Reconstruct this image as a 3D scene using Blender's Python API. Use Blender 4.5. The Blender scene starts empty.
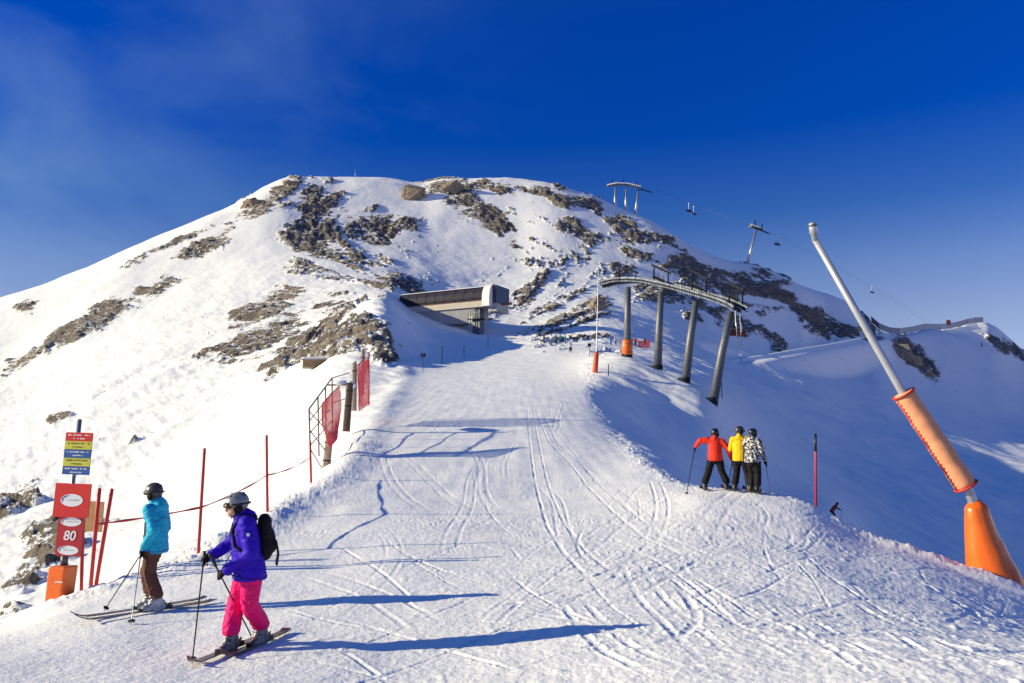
import bpy, bmesh, math, random
import numpy as np
from mathutils import Vector, Matrix, noise as mnoise

random.seed(7)
S = bpy.context.scene
COL = S.collection
R = math.radians

# ------------------------------------------------------------------ camera, sky, sun, exposure
FPX, CX, CY, HORIZON = 800.0, 512.0, 341.5, 450.0
PITCH = math.atan((HORIZON - CY) / FPX)
cam_d = bpy.data.cameras.new("camera"); cam = bpy.data.objects.new("camera", cam_d); COL.objects.link(cam)
cam_d.sensor_width = 36.0; cam_d.lens = FPX / 1024 * 36.0
cam_d.clip_start = 0.1; cam_d.clip_end = 20000
cam.location = (0, 0, 0); cam.rotation_euler = (R(90) + PITCH, 0, 0)
S.camera = cam

SUN_EL, SUN_AZ = 18.0, -93.5          # sun low on the left (degrees from straight ahead, clockwise)
world = bpy.data.worlds.new("World"); S.world = world; world.use_nodes = True
nt = world.node_tree; nt.nodes.clear()
w_out = nt.nodes.new("ShaderNodeOutputWorld"); w_bg = nt.nodes.new("ShaderNodeBackground")
sky = nt.nodes.new("ShaderNodeTexSky"); sky.sky_type = 'NISHITA'; sky.sun_disc = False
sky.sun_elevation = R(SUN_EL); sky.sun_rotation = R(SUN_AZ)
sky.altitude = 2600; sky.air_density = 1.0; sky.dust_density = 0.3; sky.ozone_density = 4.0
w_bg.inputs['Strength'].default_value = 0.146
# clear thin air: deepen the blue high up, milky towards the horizon
tc = nt.nodes.new("ShaderNodeTexCoord"); sep = nt.nodes.new("ShaderNodeSeparateXYZ"); nt.links.new(tc.outputs['Generated'], sep.inputs[0])
dr = nt.nodes.new("ShaderNodeValToRGB"); nt.links.new(sep.outputs['Z'], dr.inputs[0])
DEEP = [(0.0, (.95, .64, .60)), (.15, (.85, .60, .58)), (.21, (.62, .54, .62)), (.28, (.20, .37, .63)), (.37, (.004, .24, .72)), (.49, (.001, .25, .81)), (.75, (.15, .50, .84)), (1.0, (.3, .66, .88))]
while len(dr.color_ramp.elements) < len(DEEP): dr.color_ramp.elements.new(.5)
for el, (p_, c_) in zip(dr.color_ramp.elements, DEEP): el.position = p_; el.color = (*[v / 3 for v in c_], 1)
sc3 = nt.nodes.new("ShaderNodeVectorMath"); sc3.operation = 'SCALE'; sc3.inputs['Scale'].default_value = 3.0; nt.links.new(dr.outputs[0], sc3.inputs[0])
hsv = nt.nodes.new("ShaderNodeVectorMath"); hsv.operation = 'MULTIPLY'; nt.links.new(sky.outputs[0], hsv.inputs[0]); nt.links.new(sc3.outputs[0], hsv.inputs[1])
# a thin wisp of high cloud
nz = nt.nodes.new("ShaderNodeTexNoise")
nz.inputs['Scale'].default_value = 3.4; nz.inputs['Detail'].default_value = 8; nz.inputs['Distortion'].default_value = .4
mp = nt.nodes.new("ShaderNodeMapping"); mp.inputs['Scale'].default_value = (1.0, 1.0, 2.0); mp.inputs['Location'].default_value = (.35, .1, .2)
nt.links.new(tc.outputs['Generated'], mp.inputs[0]); nt.links.new(mp.outputs[0], nz.inputs[0])
cr = nt.nodes.new("ShaderNodeValToRGB"); cr.color_ramp.elements[0].position = .43; cr.color_ramp.elements[1].position = .72
cr.color_ramp.elements[1].color = (.40, .40, .40, 1)
nt.links.new(nz.outputs[0], cr.inputs[0])
lft = nt.nodes.new("ShaderNodeMapRange"); lft.interpolation_type = 'SMOOTHSTEP'; lft.inputs['From Min'].default_value = .12; lft.inputs['From Max'].default_value = -.60; nt.links.new(sep.outputs['X'], lft.inputs[0])
wm = nt.nodes.new("ShaderNodeMath"); wm.operation = 'MULTIPLY'; nt.links.new(cr.outputs[0], wm.inputs[0]); nt.links.new(lft.outputs[0], wm.inputs[1])
mixc = nt.nodes.new("ShaderNodeMixRGB"); mixc.inputs[2].default_value = (1.15, 1.95, 3.1, 1)
nt.links.new(wm.outputs[0], mixc.inputs[0]); nt.links.new(hsv.outputs[0], mixc.inputs[1])
nt.links.new(mixc.outputs[0], w_bg.inputs['Color']); nt.links.new(w_bg.outputs[0], w_out.inputs['Surface'])

sun_d = bpy.data.lights.new("sun", 'SUN'); sun = bpy.data.objects.new("sun", sun_d); COL.objects.link(sun)
sun_d.energy = 5.0; sun_d.angle = R(0.5); sun_d.color = (1.0, 0.88, 0.56)
sd = Vector((math.sin(R(SUN_AZ)) * math.cos(R(SUN_EL)), math.cos(R(SUN_AZ)) * math.cos(R(SUN_EL)), math.sin(R(SUN_EL))))
sun.rotation_euler = (-sd).to_track_quat('-Z', 'Y').to_euler()
vs = S.view_settings; vs.view_transform = 'Standard'; vs.look = 'None'; vs.gamma = 1.0; vs.use_curve_mapping = False
vs.exposure = 0.44
S.render.engine = 'CYCLES'
S.cycles.max_bounces = 5; S.cycles.diffuse_bounces = 3; S.cycles.glossy_bounces = 2

# ------------------------------------------------------------------ small maths helpers
CP, SP = math.cos(PITCH), math.sin(PITCH)
def ray(px, py):
    """direction (x, y, z) of unit forward distance through a point of the picture"""
    a = (np.asarray(px, float) - CX) / FPX; b = (CY - np.asarray(py, float)) / FPX
    y = CP - b * SP; z = SP + b * CP
    return a / y, z / y
def at(px, py, d):
    a, b = ray(px, py); return Vector((float(a) * d, d, float(b) * d))
def project(x, y, z):
    fy = y * CP + z * SP; up = -y * SP + z * CP
    fy = np.maximum(fy, 1e-3)
    return CX + FPX * x / fy, CY - FPX * up / fy

def pchip_slopes(x, y):
    h = np.diff(x, axis=0); m = np.diff(y, axis=0) / h
    d = np.zeros_like(y)
    w1 = 2 * h[1:] + h[:-1]; w2 = h[1:] + 2 * h[:-1]
    ok = m[1:] * m[:-1] > 0
    with np.errstate(divide='ignore', invalid='ignore'):
        v = (w1 + w2) / (w1 / m[:-1] + w2 / m[1:])
    d[1:-1] = np.where(ok, v, 0.0); d[0] = m[0]; d[-1] = m[-1]
    return d
def pchip1(x, y, q):
    x = np.asarray(x, float); y = np.asarray(y, float); d = pchip_slopes(x, y)
    q = np.clip(q, x[0], x[-1]); i = np.clip(np.searchsorted(x, q) - 1, 0, len(x) - 2)
    h = x[i + 1] - x[i]; t = (q - x[i]) / h
    return ((1 + 2 * t) * (1 - t) ** 2 * y[i] + t * (1 - t) ** 2 * h * d[i] + t * t * (3 - 2 * t) * y[i + 1] + t * t * (t - 1) * h * d[i + 1])
def sstep(a, b, x):
    t = np.clip((x - a) / (b - a), 0, 1); return t * t * (3 - 2 * t)
_perm = np.random.RandomState(3).permutation(4096).astype(np.int32)
_ga = np.random.RandomState(4).rand(4096) * 2 * np.pi
_gx, _gy = np.cos(_ga).astype(np.float32), np.sin(_ga).astype(np.float32)
def perlin(x, y, seed=0):
    xi = np.floor(x).astype(np.int32); yi = np.floor(y).astype(np.int32)
    xf = (x - xi).astype(np.float32); yf = (y - yi).astype(np.float32)
    u = xf * xf * xf * (xf * (xf * 6 - 15) + 10); v = yf * yf * yf * (yf * (yf * 6 - 15) + 10)
    def g(ix, iy, fx, fy):
        h = _perm[(_perm[(ix + seed * 57) & 4095] + iy) & 4095]; return _gx[h] * fx + _gy[h] * fy
    a = g(xi, yi, xf, yf); b = g(xi + 1, yi, xf - 1, yf); c = g(xi, yi + 1, xf, yf - 1); e = g(xi + 1, yi + 1, xf - 1, yf - 1)
    return (a + u * (b - a)) * (1 - v) + (c + u * (e - c)) * v
def fbm(x, y, oct=4, seed=0, gain=.5):
    s = 0; a = 1.0
    for i in range(oct):
        s = s + a * perlin(x * 2 ** i, y * 2 ** i, seed + i); a *= gain
    return s

# ------------------------------------------------------------------ the terrain: profile lines that follow the ground
# each line: (picture x, picture y, distance ahead in metres) of points along one crease or crest of the land
LINES = [
 # foreground
 [(-80,683,7.2),(0,683,7.3),(250,683,7.4),(430,683,7.35),(560,683,7.0),(700,683,6.6),(850,683,6.3),(1024,683,6.2),(1100,683,6.2)],
 [(-80,650,9.3),(0,647,9.4),(100,628,10.2),(200,613,11.0),(300,602,11.3),(400,599,11.3),(512,598,11.0),(600,598,10.7),(700,600,10.3),(800,610,9.8),(940,630,9.1),(1024,645,8.8),(1100,655,8.6)],
 [(-80,642,12.2),(0,622,12.6),(60,600,13.2),(100,588,14),(200,560,15.5),(300,551,15.8),(400,549,15.6),(512,549,15.4),(600,547,15.3),(700,545,15.0),(800,552,14.6),(870,566,14.2),(940,586,13.4),(1024,614,12.8),(1100,640,12.4)],
 # right hand crest of the piste / left hand bank
 [(-80,640,15),(0,618,15.5),(60,596,16),(100,580,17),(200,545,20),(300,508,23),(350,502,23),(400,500,23.5),(512,499,24),(600,496,24),(650,492,23.6),(700,490,23),(750,492,22.3),(800,500,21),(830,515,20),(870,536,18.7),(905,548,17.8),(940,562,17),(1024,592,15.6),(1100,622,14.6)],
 [(-80,680,28),(0,640,28),(100,588,30),(200,533,33),(260,500,34),(300,478,34),(350,455,35),(400,451,35),(512,449,36),(560,448,36.5),(600,449,37),(635,448,38),(655,453,38),(685,472,37),(700,486,37),(720,502,37),(750,522,37),(800,552,36.5),(870,605,35),(940,645,34),(1024,685,33),(1100,705,33)],
 [(-80,610,52),(0,590,52),(100,556,55),(200,505,58),(270,460,60),(300,440,60),(350,405,62),(400,401,63),(512,399,64),(560,397,66),(590,396,68),(612,406,68),(650,430,68),(700,462,67),(750,495,67),(800,514,67),(832,518,68),(870,560,68),(940,597,66),(1024,632,64),(1100,655,64)],
 [(-80,545,85),(0,528,85),(100,500,88),(200,455,92),(300,393,95),(350,368,97),(400,372,97),(450,373,98),(512,371,99),(560,368,101),(588,362,103),(620,354,104),(655,366,97),(685,381,90),(712,396,86),(728,416,87.5),(750,440,90),(800,468,97),(870,498,100),(940,512,103),(1024,528,105),(1100,540,105)],
 [(-80,480,125),(0,462,125),(100,430,128),(200,395,133),(300,356,138),(350,322,140),(382,302,145),(400,315,147),(430,342,145),(470,351,141),(512,351,140),(560,347,142),(600,346,145),(650,358,140),(700,372,140),(750,396,145),(800,420,150),(870,446,152),(940,462,155),(1024,478,155),(1100,490,155)],
 [(-80,420,180),(0,405,180),(100,370,185),(200,335,190),(300,310,195),(350,296,200),(385,292,204),(410,308,203),(450,324,200),(512,332,198),(560,332,195),(600,326,200),(650,334,205),(700,348,208),(740,361,212),(800,382,210),(870,412,206),(940,430,210),(1024,452,210),(1100,465,210)],
 [(-80,365,235),(0,350,235),(100,310,240),(200,278,250),(300,247,265),(350,246,270),(400,250,272),(450,257,275),(512,263,275),(560,268,270),(600,272,270),(650,284,268),(700,305,266),(750,333,266),(800,354,266),(830,347,285),(870,354,280),(900,376,268),(940,398,262),(1024,428,260),(1100,440,260)],
 [(-80,328,285),(0,298,290),(60,280,295),(130,250,302),(200,222,310),(240,205,320),(265,190,328),(290,181,335),(330,180,345),(390,183,345),(420,186,345),(445,181,345),(500,180,345),(545,186,340),(580,195,338),(620,210,335),(650,222,330),(690,245,326),(730,262,325),(760,268,325),(800,285,325),(840,298,325),(860,310,325),(875,327,322),(890,335,322),(940,332,388),(985,326,455),(1024,352,470),(1100,395,475)],
]
AZ_IN = R(37.5)
n_in, n_out = 1500, 130
az_in = np.arctan(np.linspace(math.tan(-AZ_IN), math.tan(AZ_IN), n_in))
az = np.concatenate([np.linspace(-math.pi, -AZ_IN, n_out, endpoint=False), az_in, np.linspace(AZ_IN, math.pi, n_out + 1)[1:]])
rr = [1.2]
while rr[-1] < 60: rr.append(rr[-1] + max(.022, min(.30, .00042 * rr[-1] ** 2)))
while rr[-1] < 350: rr.append(rr[-1] + .50)
while rr[-1] < 490: rr.append(rr[-1] + .9)
while rr[-1] < 9000: rr.append(rr[-1] * 1.06)
rr = np.array(rr)

out_a = np.array([R(-180), R(-120), R(-75), R(-55)]); out_b = np.array([R(60), R(85), R(120), R(180)])
out_za = [(-2, -2, -2, -2), (-2, -2.2, -2.3, -2.4), (-2.5, -2.6, -3.5, -3.2), (-3, -4, -6, -4), (-5, -8, -12, -10), (-8, -12, -18, -14), (-12, -16, -22, -14), (-15, -20, -26, -10), (-18, -25, -30, -6), (-25, -30, -35, -2), (-35, -38, -40, -2)]
out_zb = [(-2.2, -2.2, -2, -2), (-2.5, -2.5, -2.2, -2), (-3.4, -3.4, -3, -2.5), (-4.5, -5, -4, -3), (-12, -12, -8, -5), (-20, -20, -14, -8), (-24, -24, -18, -12), (-26, -26, -22, -15), (-28, -28, -25, -18), (-30, -32, -30, -25), (-30, -36, -38, -35)]
NR, NE = [], []
for k, ln in enumerate(LINES):
    p = np.array(ln, float); a, b = ray(p[:, 0], p[:, 1])
    x, y, z = a * p[:, 2], p[:, 2], b * p[:, 2]
    A = np.arctan2(x, y); r = np.hypot(x, y); e = z / r
    ra, rb = r[0], r[-1]
    A = np.concatenate([out_a, A, out_b]); r = np.concatenate([[ra] * 4, r, [rb] * 4])
    e = np.concatenate([np.array(out_za[k]) / ra, e, np.array(out_zb[k]) / rb])
    NR.append(np.exp(pchip1(A, np.log(r), az))); NE.append(pchip1(A, e, az))
NR = np.array(NR); NZ = np.array(NE) * NR
one = np.ones((1, len(az)))
NR = np.concatenate([one * .5, one * 4.0, NR, NR[-1:] + 90, one * 900, one * 3000, one * 10000])
NZ = np.concatenate([one * -1.72, one * -1.95, NZ, NZ[-1:] - 75, one * -180, one * -420, one * -800])
SL = pchip_slopes(NR, NZ)
Z = np.empty((len(rr), len(az)))
for j in range(len(az)):
    i = np.clip(np.searchsorted(NR[:, j], rr) - 1, 0, NR.shape[0] - 2)
    h = NR[i + 1, j] - NR[i, j]; t = (rr - NR[i, j]) / h
    Z[:, j] = ((1 + 2 * t) * (1 - t) ** 2 * NZ[i, j] + t * (1 - t) ** 2 * h * SL[i, j] + t * t * (3 - 2 * t) * NZ[i + 1, j] + t * t * (t - 1) * h * SL[i + 1, j])
# soften creases between neighbouring profiles in the middle distance
ker = np.exp(-.5 * (np.arange(-36, 37) / 13.0) ** 2); ker /= ker.sum()
wz = (sstep(6, 14, rr) * sstep(185, 150, rr))[:, None]
rows = np.nonzero(wz[:, 0] > 0)[0]
Zs = Z[rows]; Zb = np.zeros_like(Zs)
for q, kq in zip(range(-36, 37), ker): Zb += kq * np.roll(Zs, q, axis=1)
Z[rows] = Zs * (1 - wz[rows]) + Zb * wz[rows]
X = rr[:, None] * np.sin(az)[None]; Y = rr[:, None] * np.cos(az)[None]
RR = np.repeat(rr[:, None], len(az), 1)
PX, PY = project(X, Y, Z)
FRONT = Y > .5

def seg_dist(x, y, poly):
    best = np.full(x.shape, 1e9); side = np.zeros(x.shape); along = np.zeros(x.shape); acc = 0
    for (x0, y0), (x1, y1) in zip(poly[:-1], poly[1:]):
        dx, dy = x1 - x0, y1 - y0; L2 = dx * dx + dy * dy; L = math.sqrt(L2)
        t = np.clip(((x - x0) * dx + (y - y0) * dy) / L2, 0, 1)
        d = np.hypot(x - x0 - t * dx, y - y0 - t * dy)
        m = d < best
        best = np.where(m, d, best); side = np.where(m, np.sign(dx * (y - y0) - dy * (x - x0)), side); along = np.where(m, acc + t * L, along); acc += L
    return best, side, along

# rocks showing through the snow: patches (x, y, half length, half height, tilt, weight) seen from the piste
ROCKS = [(70,334,22,8,28,.9),(105,313,32,10,28,1),(150,291,34,9,24,.9),(27,305,15,7,28,.8),(20,362,22,7,30,.9),(129,265,18,4,22,.8),(211,243,32,8,25,1),
 (183,238,30,3,22,.9),(268,307,38,14,28,1.2),(265,336,46,13,24,1.25),(282,360,20,9,35,.9),(316,205,24,20,20,1),(312,236,24,24,50,1.1),(322,258,26,14,10,1),
 (255,208,26,9,32,1),(285,188,16,6,20,1.2),(99,396,12,3,25,.8),(61,420,14,5,25,.8),(213,393,26,4,26,.7),(145,437,24,4,32,.8),(343,214,14,7,0,.9),(170,330,25,3,24,.5),
 (379,232,34,18,-12,1.1),(366,257,30,9,0,.8),(392,282,32,10,-5,1),(350,272,30,8,10,.7),(330,300,26,9,15,.8),
 (450,187,22,9,-8,1.25),(492,188,30,6,-6,.9),(532,189,26,5,-8,1),(462,205,24,9,-12,1),(490,217,28,12,-25,1),(505,236,24,8,-35,.6),(512,243,10,5,-20,.9),
 (580,233,26,9,-22,1),(590,205,40,7,-28,1),(625,225,30,8,-30,1),(630,246,26,9,-20,.9),(560,200,18,6,-25,.9),
 (540,308,40,24,-45,.72),(585,316,34,22,-50,.72),(598,302,12,10,-50,1.2),(560,335,40,8,0,.6),(470,318,40,10,-10,.8),(520,330,20,10,0,.6),
 (650,285,36,16,-25,.8),(690,272,30,12,-25,1),(720,285,36,12,-30,1),(760,290,34,14,-32,.95),(800,310,46,10,-30,1.1),(835,328,24,7,-25,1.1),(770,276,30,5,-25,.8),
 (700,310,30,12,-30,.8),(735,322,22,9,-35,.8),(770,335,20,7,-30,.6),(660,240,26,4,-28,.8),(780,345,10,6,-30,1),
 (868,322,12,10,-55,1.2),(825,352,34,4,4,1.1),(860,352,22,5,3,1.2),(912,354,16,12,-45,1.3),(925,366,14,8,-45,1.2),(1000,345,14,5,-40,1.1),(1018,352,12,6,-40,1.1),(960,400,30,4,-30,.4),
 (18,500,32,13,38,1.0),(52,548,40,20,48,1.05),(20,588,34,20,42,1.0),(85,520,20,6,38,.8),(120,470,30,4,36,.4),
 (352,337,34,15,18,1.4),(382,350,18,12,-45,1.2),(330,350,30,9,15,1.1),(300,340,22,6,30,.8),(365,322,18,7,-10,1.1)]
rock = np.zeros(Z.shape, np.float32)
far = (RR > 34) & FRONT & (RR < 520)
for (cx, cy, a, b, tl, w) in ROCKS:
    c, s = math.cos(R(tl)), math.sin(R(tl)); ext = 2.2 * max(a, b)
    m = far & (np.abs(PX - cx) < ext) & (np.abs(PY - cy) < ext)
    if cy > 440: m &= (RR > 36) & (RR < 130)
    a, b = a * 1.2, b * 1.2; u = (PX[m] - cx) * c - (PY[m] - cy) * s; v = (PX[m] - cx) * s + (PY[m] - cy) * c
    rock[m] = np.maximum(rock[m], w * np.exp(-.9 * ((u / a) ** 2 + (v / b) ** 2) ** 1.3))
# strata: the beds climb to the right on the left flank and fall to the right on the other side
def base_hit3(px, py, r0=6):
    a, b = ray(px, py); i = int(np.argmin(np.abs(az - math.atan2(float(a), 1))))
    col = Z[:, i] - float(b) / math.hypot(1, float(a)) * rr
    k = np.nonzero((col > 0) & (rr > r0))[0][0]; r = rr[k]
    return np.array([r * math.sin(az[i]), r * math.cos(az[i]), Z[k, i]])
def beds(p, q, lg, th, seed):
    a, b = base_hit3(*p, 100), base_hit3(*q, 100); d = (b - a) / np.linalg.norm(b - a); up = np.array([0, -.35, .94]); w = np.cross(d, np.cross(up, d)); w /= np.linalg.norm(w)
    u_ = X * d[0] + Y * d[1] + Z * d[2]; v_ = X * w[0] + Y * w[1] + Z * w[2]
    wob = 1.3 * perlin(u_ / 14, v_ / 9, seed + 7)
    return fbm(u_ / lg, (v_ + wob) / th, 4, seed, .6)
wr = sstep(-40, 10, X)
strata = beds((55, 345), (185, 285), 15, 2.6, 171) * (1 - wr) + beds((560, 200), (640, 236), 13, 2.4, 181) * wr
# break the patches up with crags that run down the slope
n1 = fbm(X / 9 + .3 * Y / 9, Y / 5, 4, 11); n2 = fbm(X / 1.9, Y / 2.4, 3, 21); n3 = fbm((X + .5 * Y) / 14, (Y - .5 * X) / 2.6, 3, 31)
rockv = rock * 1.0 + .24 * n1 + .20 * n2 + .85 * strata - .50
rockv = np.where(RR < 135, np.maximum(rockv - .08, rock + .3 * n1 + .3 * n2 + .3 * strata - .60), rockv)
rockv = rockv - np.where(rock < .10, np.where((X > .13 * Y) & (RR > 60), .45, .16), 0)
streak = np.where(far & (RR > 150), np.exp(-(((PX - 560) / 110) ** 2 + ((PY - 262) / 45) ** 2)), 0)
rockv = np.maximum(rockv, streak * (.75 * strata + .3 * n2 + .06) - .12)
rockv = np.maximum(rockv, np.where(far & (RR > 110) & (X < .03 * Y), .55 * n2 + .5 * n1 - .62, -1))
rockv = np.where((RR < 34) | ~FRONT, -1, rockv)
rk = .67 * sstep(-.32, .42, rockv)

# relief of the mountain
amp = sstep(40, 160, RR) * (1 - .5 * sstep(700, 1500, RR))
piste = np.zeros(Z.shape)      # 1 on groomed snow
pl_left = np.interp(RR, [0, 12, 16, 23, 35, 62, 98, 141], [-30, -6.8, -6.0, -6.2, -7.2, -10.5, -12, -14])
pl_right = np.interp(RR, [0, 16, 23, 38, 67, 103, 145], [11, 10.2, 6.6, 6.0, 7.0, 10.0, 16])
piste = sstep(-1.5, .8, X - pl_left) * sstep(-1.0, 1.0, pl_right - X) * sstep(165, 135, RR)
bump = 1.6 * fbm(X / 34, Y / 34, 3, 41) + .26 * fbm(X / 9, Y / 9, 3, 51) + .05 * fbm(X / 2, Y / 2, 3, 61)
ridged = (1 - np.abs(fbm((X * .5 + .8 * Y) / 3.2, (Y * .5 - .8 * X) / 8.5, 4, 71)) * 1.6)
offp = np.clip(1 - piste, 0, 1)
roughr = sstep(0, .4, rockv)
Z += amp * offp * (bump * .75 + roughr * (ridged - .45) * .9 + roughr * strata * 1.6 + roughr * .5 * n2)
nearR = sstep(34, 44, RR) * sstep(170, 110, RR) * roughr
Z += nearR * (ridged * .9 + .35 * n2)
# wind ripples and soft drifts on near off-piste snow and the shaded flank
Z += offp * sstep(8, 20, RR) * sstep(330, 160, RR) * (.10 * fbm(X / 3.2, Y / 4.5, 4, 81) + .40 * fbm(X / 11, Y / 13, 3, 85) + .16 * fbm((X + .7 * Y) / 2.2, (Y - .7 * X) / 9, 3, 87))
# groomed piste: small lumps, churned most on the right
churn = sstep(-3, 6, X - .15 * Y + 1.5) * sstep(26, 12, RR)
near = sstep(70, 22, RR)
Z += piste * (.05 * fbm(X / 2.6, Y / 3.2, 3, 91) * sstep(2, 6, RR))
lump = fbm(X / .34, Y / .34, 3, 95); fine = fbm(X / .09, Y / .09, 2, 99)
Z += near * piste * ((.005 + .008 * churn) * lump + (.004 + .006 * churn) * fine)
clod = sstep(.42, .75, fbm(X / .26, Y / .30, 2, 103)) * near
Z += clod * (.008 + .016 * churn) * piste
# combed grooves of the groomer on the upper piste
Z += piste * sstep(14, 30, RR) * sstep(120, 60, RR) * .015 * perlin(X / .5, Y / 7.0, 111)

# bank of ploughed snow along the left side
BANK = [(-7.4, 13.3), (-6.6, 14.2), (-6.15, 15.6), (-6.2, 18), (-6.3, 22.5), (-6.35, 28), (-6.6, 34), (-7.6, 42), (-9.3, 58), (-11, 76), (-13.0, 97)]
m = (RR > 9) & (RR < 110) & (X < 0) & FRONT
bd, bs, ba = seg_dist(X[m], Y[m], BANK)
hgt = (.10 + .16 * sstep(2.5, 5, ba) + .10 * perlin(ba / 2.3, ba * 0 + .5, 121)) * (1 + .8 * np.exp(-((ba - 3.6) / 1.0) ** 2))
wdt = .60 + .010 * Y[m]
lumps = fbm(X[m] / .5, Y[m] / .5, 4, 125) + .7 * np.abs(fbm(X[m] / .17, Y[m] / .17, 2, 127))
Z[m] += np.exp(-(bd / wdt) ** 2) * (hgt + .055 * lumps * sstep(40, 15, Y[m])) + .02 * np.exp(-(bd / (2.2 * wdt)) ** 2) * lumps
ROADLINE = [at(x, y, d) for x, y, d in [(728, 364, 214), (760, 359, 224), (800, 352, 240), (830, 347, 256), (860, 341, 276), (885, 337, 300), (900, 338, 318)]]
m = (RR > 170) & (RR < 345) & (X > 30) & FRONT
bd, bs, ba = seg_dist(X[m], Y[m], [(p.x, p.y) for p in ROADLINE])
rz = np.interp(ba, np.r_[0, np.cumsum([math.hypot(b.x - a.x, b.y - a.y) for a, b in zip(ROADLINE[:-1], ROADLINE[1:])])], [p.z for p in ROADLINE])
wgt = np.exp(-(bd / 5.5) ** 4); Z[m] = Z[m] * (1 - wgt) + wgt * (rz - .10 * np.abs(bd)); Z[m] += 1.1 * np.exp(-(bd / 1.3) ** 2)
# ploughed rim along the right crest
RIM = [(12.0, 14.0), (9.9, 16.0), (8.6, 18.0), (7.6, 20.5), (6.9, 22.6), (5.6, 23.8), (5.3, 27), (5.5, 34), (6.4, 52), (7.0, 67), (8.4, 90), (10, 104)]
m = (RR > 10) & (RR < 110) & (X > 0) & FRONT
bd, bs, ba = seg_dist(X[m], Y[m], RIM)
lumps = fbm(X[m] / .45, Y[m] / .45, 4, 131) + .6 * np.abs(fbm(X[m] / .15, Y[m] / .15, 2, 133))
Z[m] += np.exp(-(bd / (.45 + .006 * Y[m])) ** 2) * (.03 + .07 * lumps)

# ski tracks pressed into the piste
GX0, GY0, GS = -15.0, 4.0, .022
GW, GH = int(33 / GS), int(62 / GS)
TR = np.zeros((GH, GW), np.float32)
def stamp(pts, w, depth, rim):
    full = depth, rim; np_ = len(pts) - 1
    for i_, ((x0, y0), (x1, y1)) in enumerate(zip(pts[:-1], pts[1:])):
        tp_ = min(1, (i_ + .6) / 5, (np_ - i_ - .4) / 5) * (.75 + .25 * math.sin(i_ * .7)); depth, rim = full[0] * tp_, full[1] * tp_
        e = w * 2.4
        i0 = max(int((min(x0, x1) - e - GX0) / GS), 0); i1 = min(int((max(x0, x1) + e - GX0) / GS) + 1, GW)
        j0 = max(int((min(y0, y1) - e - GY0) / GS), 0); j1 = min(int((max(y0, y1) + e - GY0) / GS) + 1, GH)
        if i1 <= i0 or j1 <= j0: continue
        xs = GX0 + np.arange(i0, i1) * GS; ys = GY0 + np.arange(j0, j1) * GS
        xx, yy = np.meshgrid(xs, ys)
        dx, dy = x1 - x0, y1 - y0; L2 = dx * dx + dy * dy + 1e-9
        t = np.clip(((xx - x0) * dx + (yy - y0) * dy) / L2, 0, 1)
        d = np.hypot(xx - x0 - t * dx, yy - y0 - t * dy) / w
        g = -depth * np.exp(-d ** 4) ; rr_ = rim * np.exp(-((d - 1.55) / .45) ** 2)
        blk = TR[j0:j1, i0:i1]
        TR[j0:j1, i0:i1] = np.where(g < -.25 * depth, np.minimum(blk, g), np.maximum(blk, np.where(blk < -.004, blk, rr_)))
rnd = random.Random(5)
def curve(x, y, hd, length, curl, wob, step=.30):
    pts = [(x, y)]; n = int(length / step); ph = rnd.uniform(0, 6.28); wl = rnd.uniform(12, 26)
    for i in range(n):
        a = hd + curl * i / max(n, 1) + wob * math.sin(ph + i * step * 6.28 / wl)
        x += math.sin(a) * step; y += math.cos(a) * step; pts.append((x, y))
    return pts
def pair(pts, gap, w, dp, rim):
    stamp(pts, w, dp, rim)
    o = []
    for i in range(len(pts)):
        a = pts[max(i - 1, 0)]; b = pts[min(i + 1, len(pts) - 1)]
        dx, dy = b[0] - a[0], b[1] - a[1]; L = math.hypot(dx, dy) + 1e-9
        o.append((pts[i][0] - dy / L * gap, pts[i][1] + dx / L * gap))
    stamp(o, w, dp * rnd.uniform(.6, 1), rim)
for i in range(20):     # long turns coming down the middle
    y = rnd.uniform(8, 45); x = rnd.uniform(-.10, .16) * y + rnd.uniform(-1.5, 2.5)
    pair(curve(x, y, rnd.uniform(-.35, .45), rnd.uniform(8, 26), rnd.uniform(-.5, .5), rnd.uniform(.02, .12)), rnd.uniform(.16, .5), rnd.uniform(.035, .06), rnd.uniform(.014, .03), rnd.uniform(.008, .02))
for i in range(30):     # crossing tracks on the right hand side, heading off the crest
    x = rnd.uniform(-1.0, 7.5); y = rnd.uniform(7, 19)
    pair(curve(x, y, rnd.uniform(.4, 2.1) * rnd.choice((1, 1, 1, -1)), rnd.uniform(2, 8), rnd.uniform(-.9, .9), rnd.uniform(0, .25)), rnd.uniform(.14, .45), rnd.uniform(.03, .06), rnd.uniform(.018, .038), rnd.uniform(.012, .03))
for i in range(90):     # short scrapes and side slips
    x = rnd.uniform(-3.5, 8.5); y = rnd.uniform(7, 24)
    stamp(curve(x, y, rnd.uniform(.6, 2.5), rnd.uniform(.6, 3.2), rnd.uniform(-.8, .8), .1, .2), rnd.uniform(.03, .10), rnd.uniform(.012, .035), rnd.uniform(.012, .035))
for i in range(190):    # fine edge scratches, mostly on the right
    x = rnd.uniform(-2.5, 9); y = rnd.uniform(6.5, 21)
    stamp(curve(x, y, rnd.choice((rnd.uniform(1.7, 2.5), rnd.uniform(.5, 1.4), rnd.uniform(-.6, .6))), rnd.uniform(1.5, 7), rnd.uniform(-.35, .35), .05, .25), rnd.uniform(.018, .036), rnd.uniform(.018, .042), rnd.uniform(.010, .028))
for i in range(14):     # faint tracks on the left
    y = rnd.uniform(9, 30); x = rnd.uniform(-.28, -.05) * y
    pair(curve(x, y, rnd.uniform(-.2, .9), rnd.uniform(5, 14), rnd.uniform(-.4, .4), .2), .3, .035, rnd.uniform(.010, .018), .006)
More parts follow.
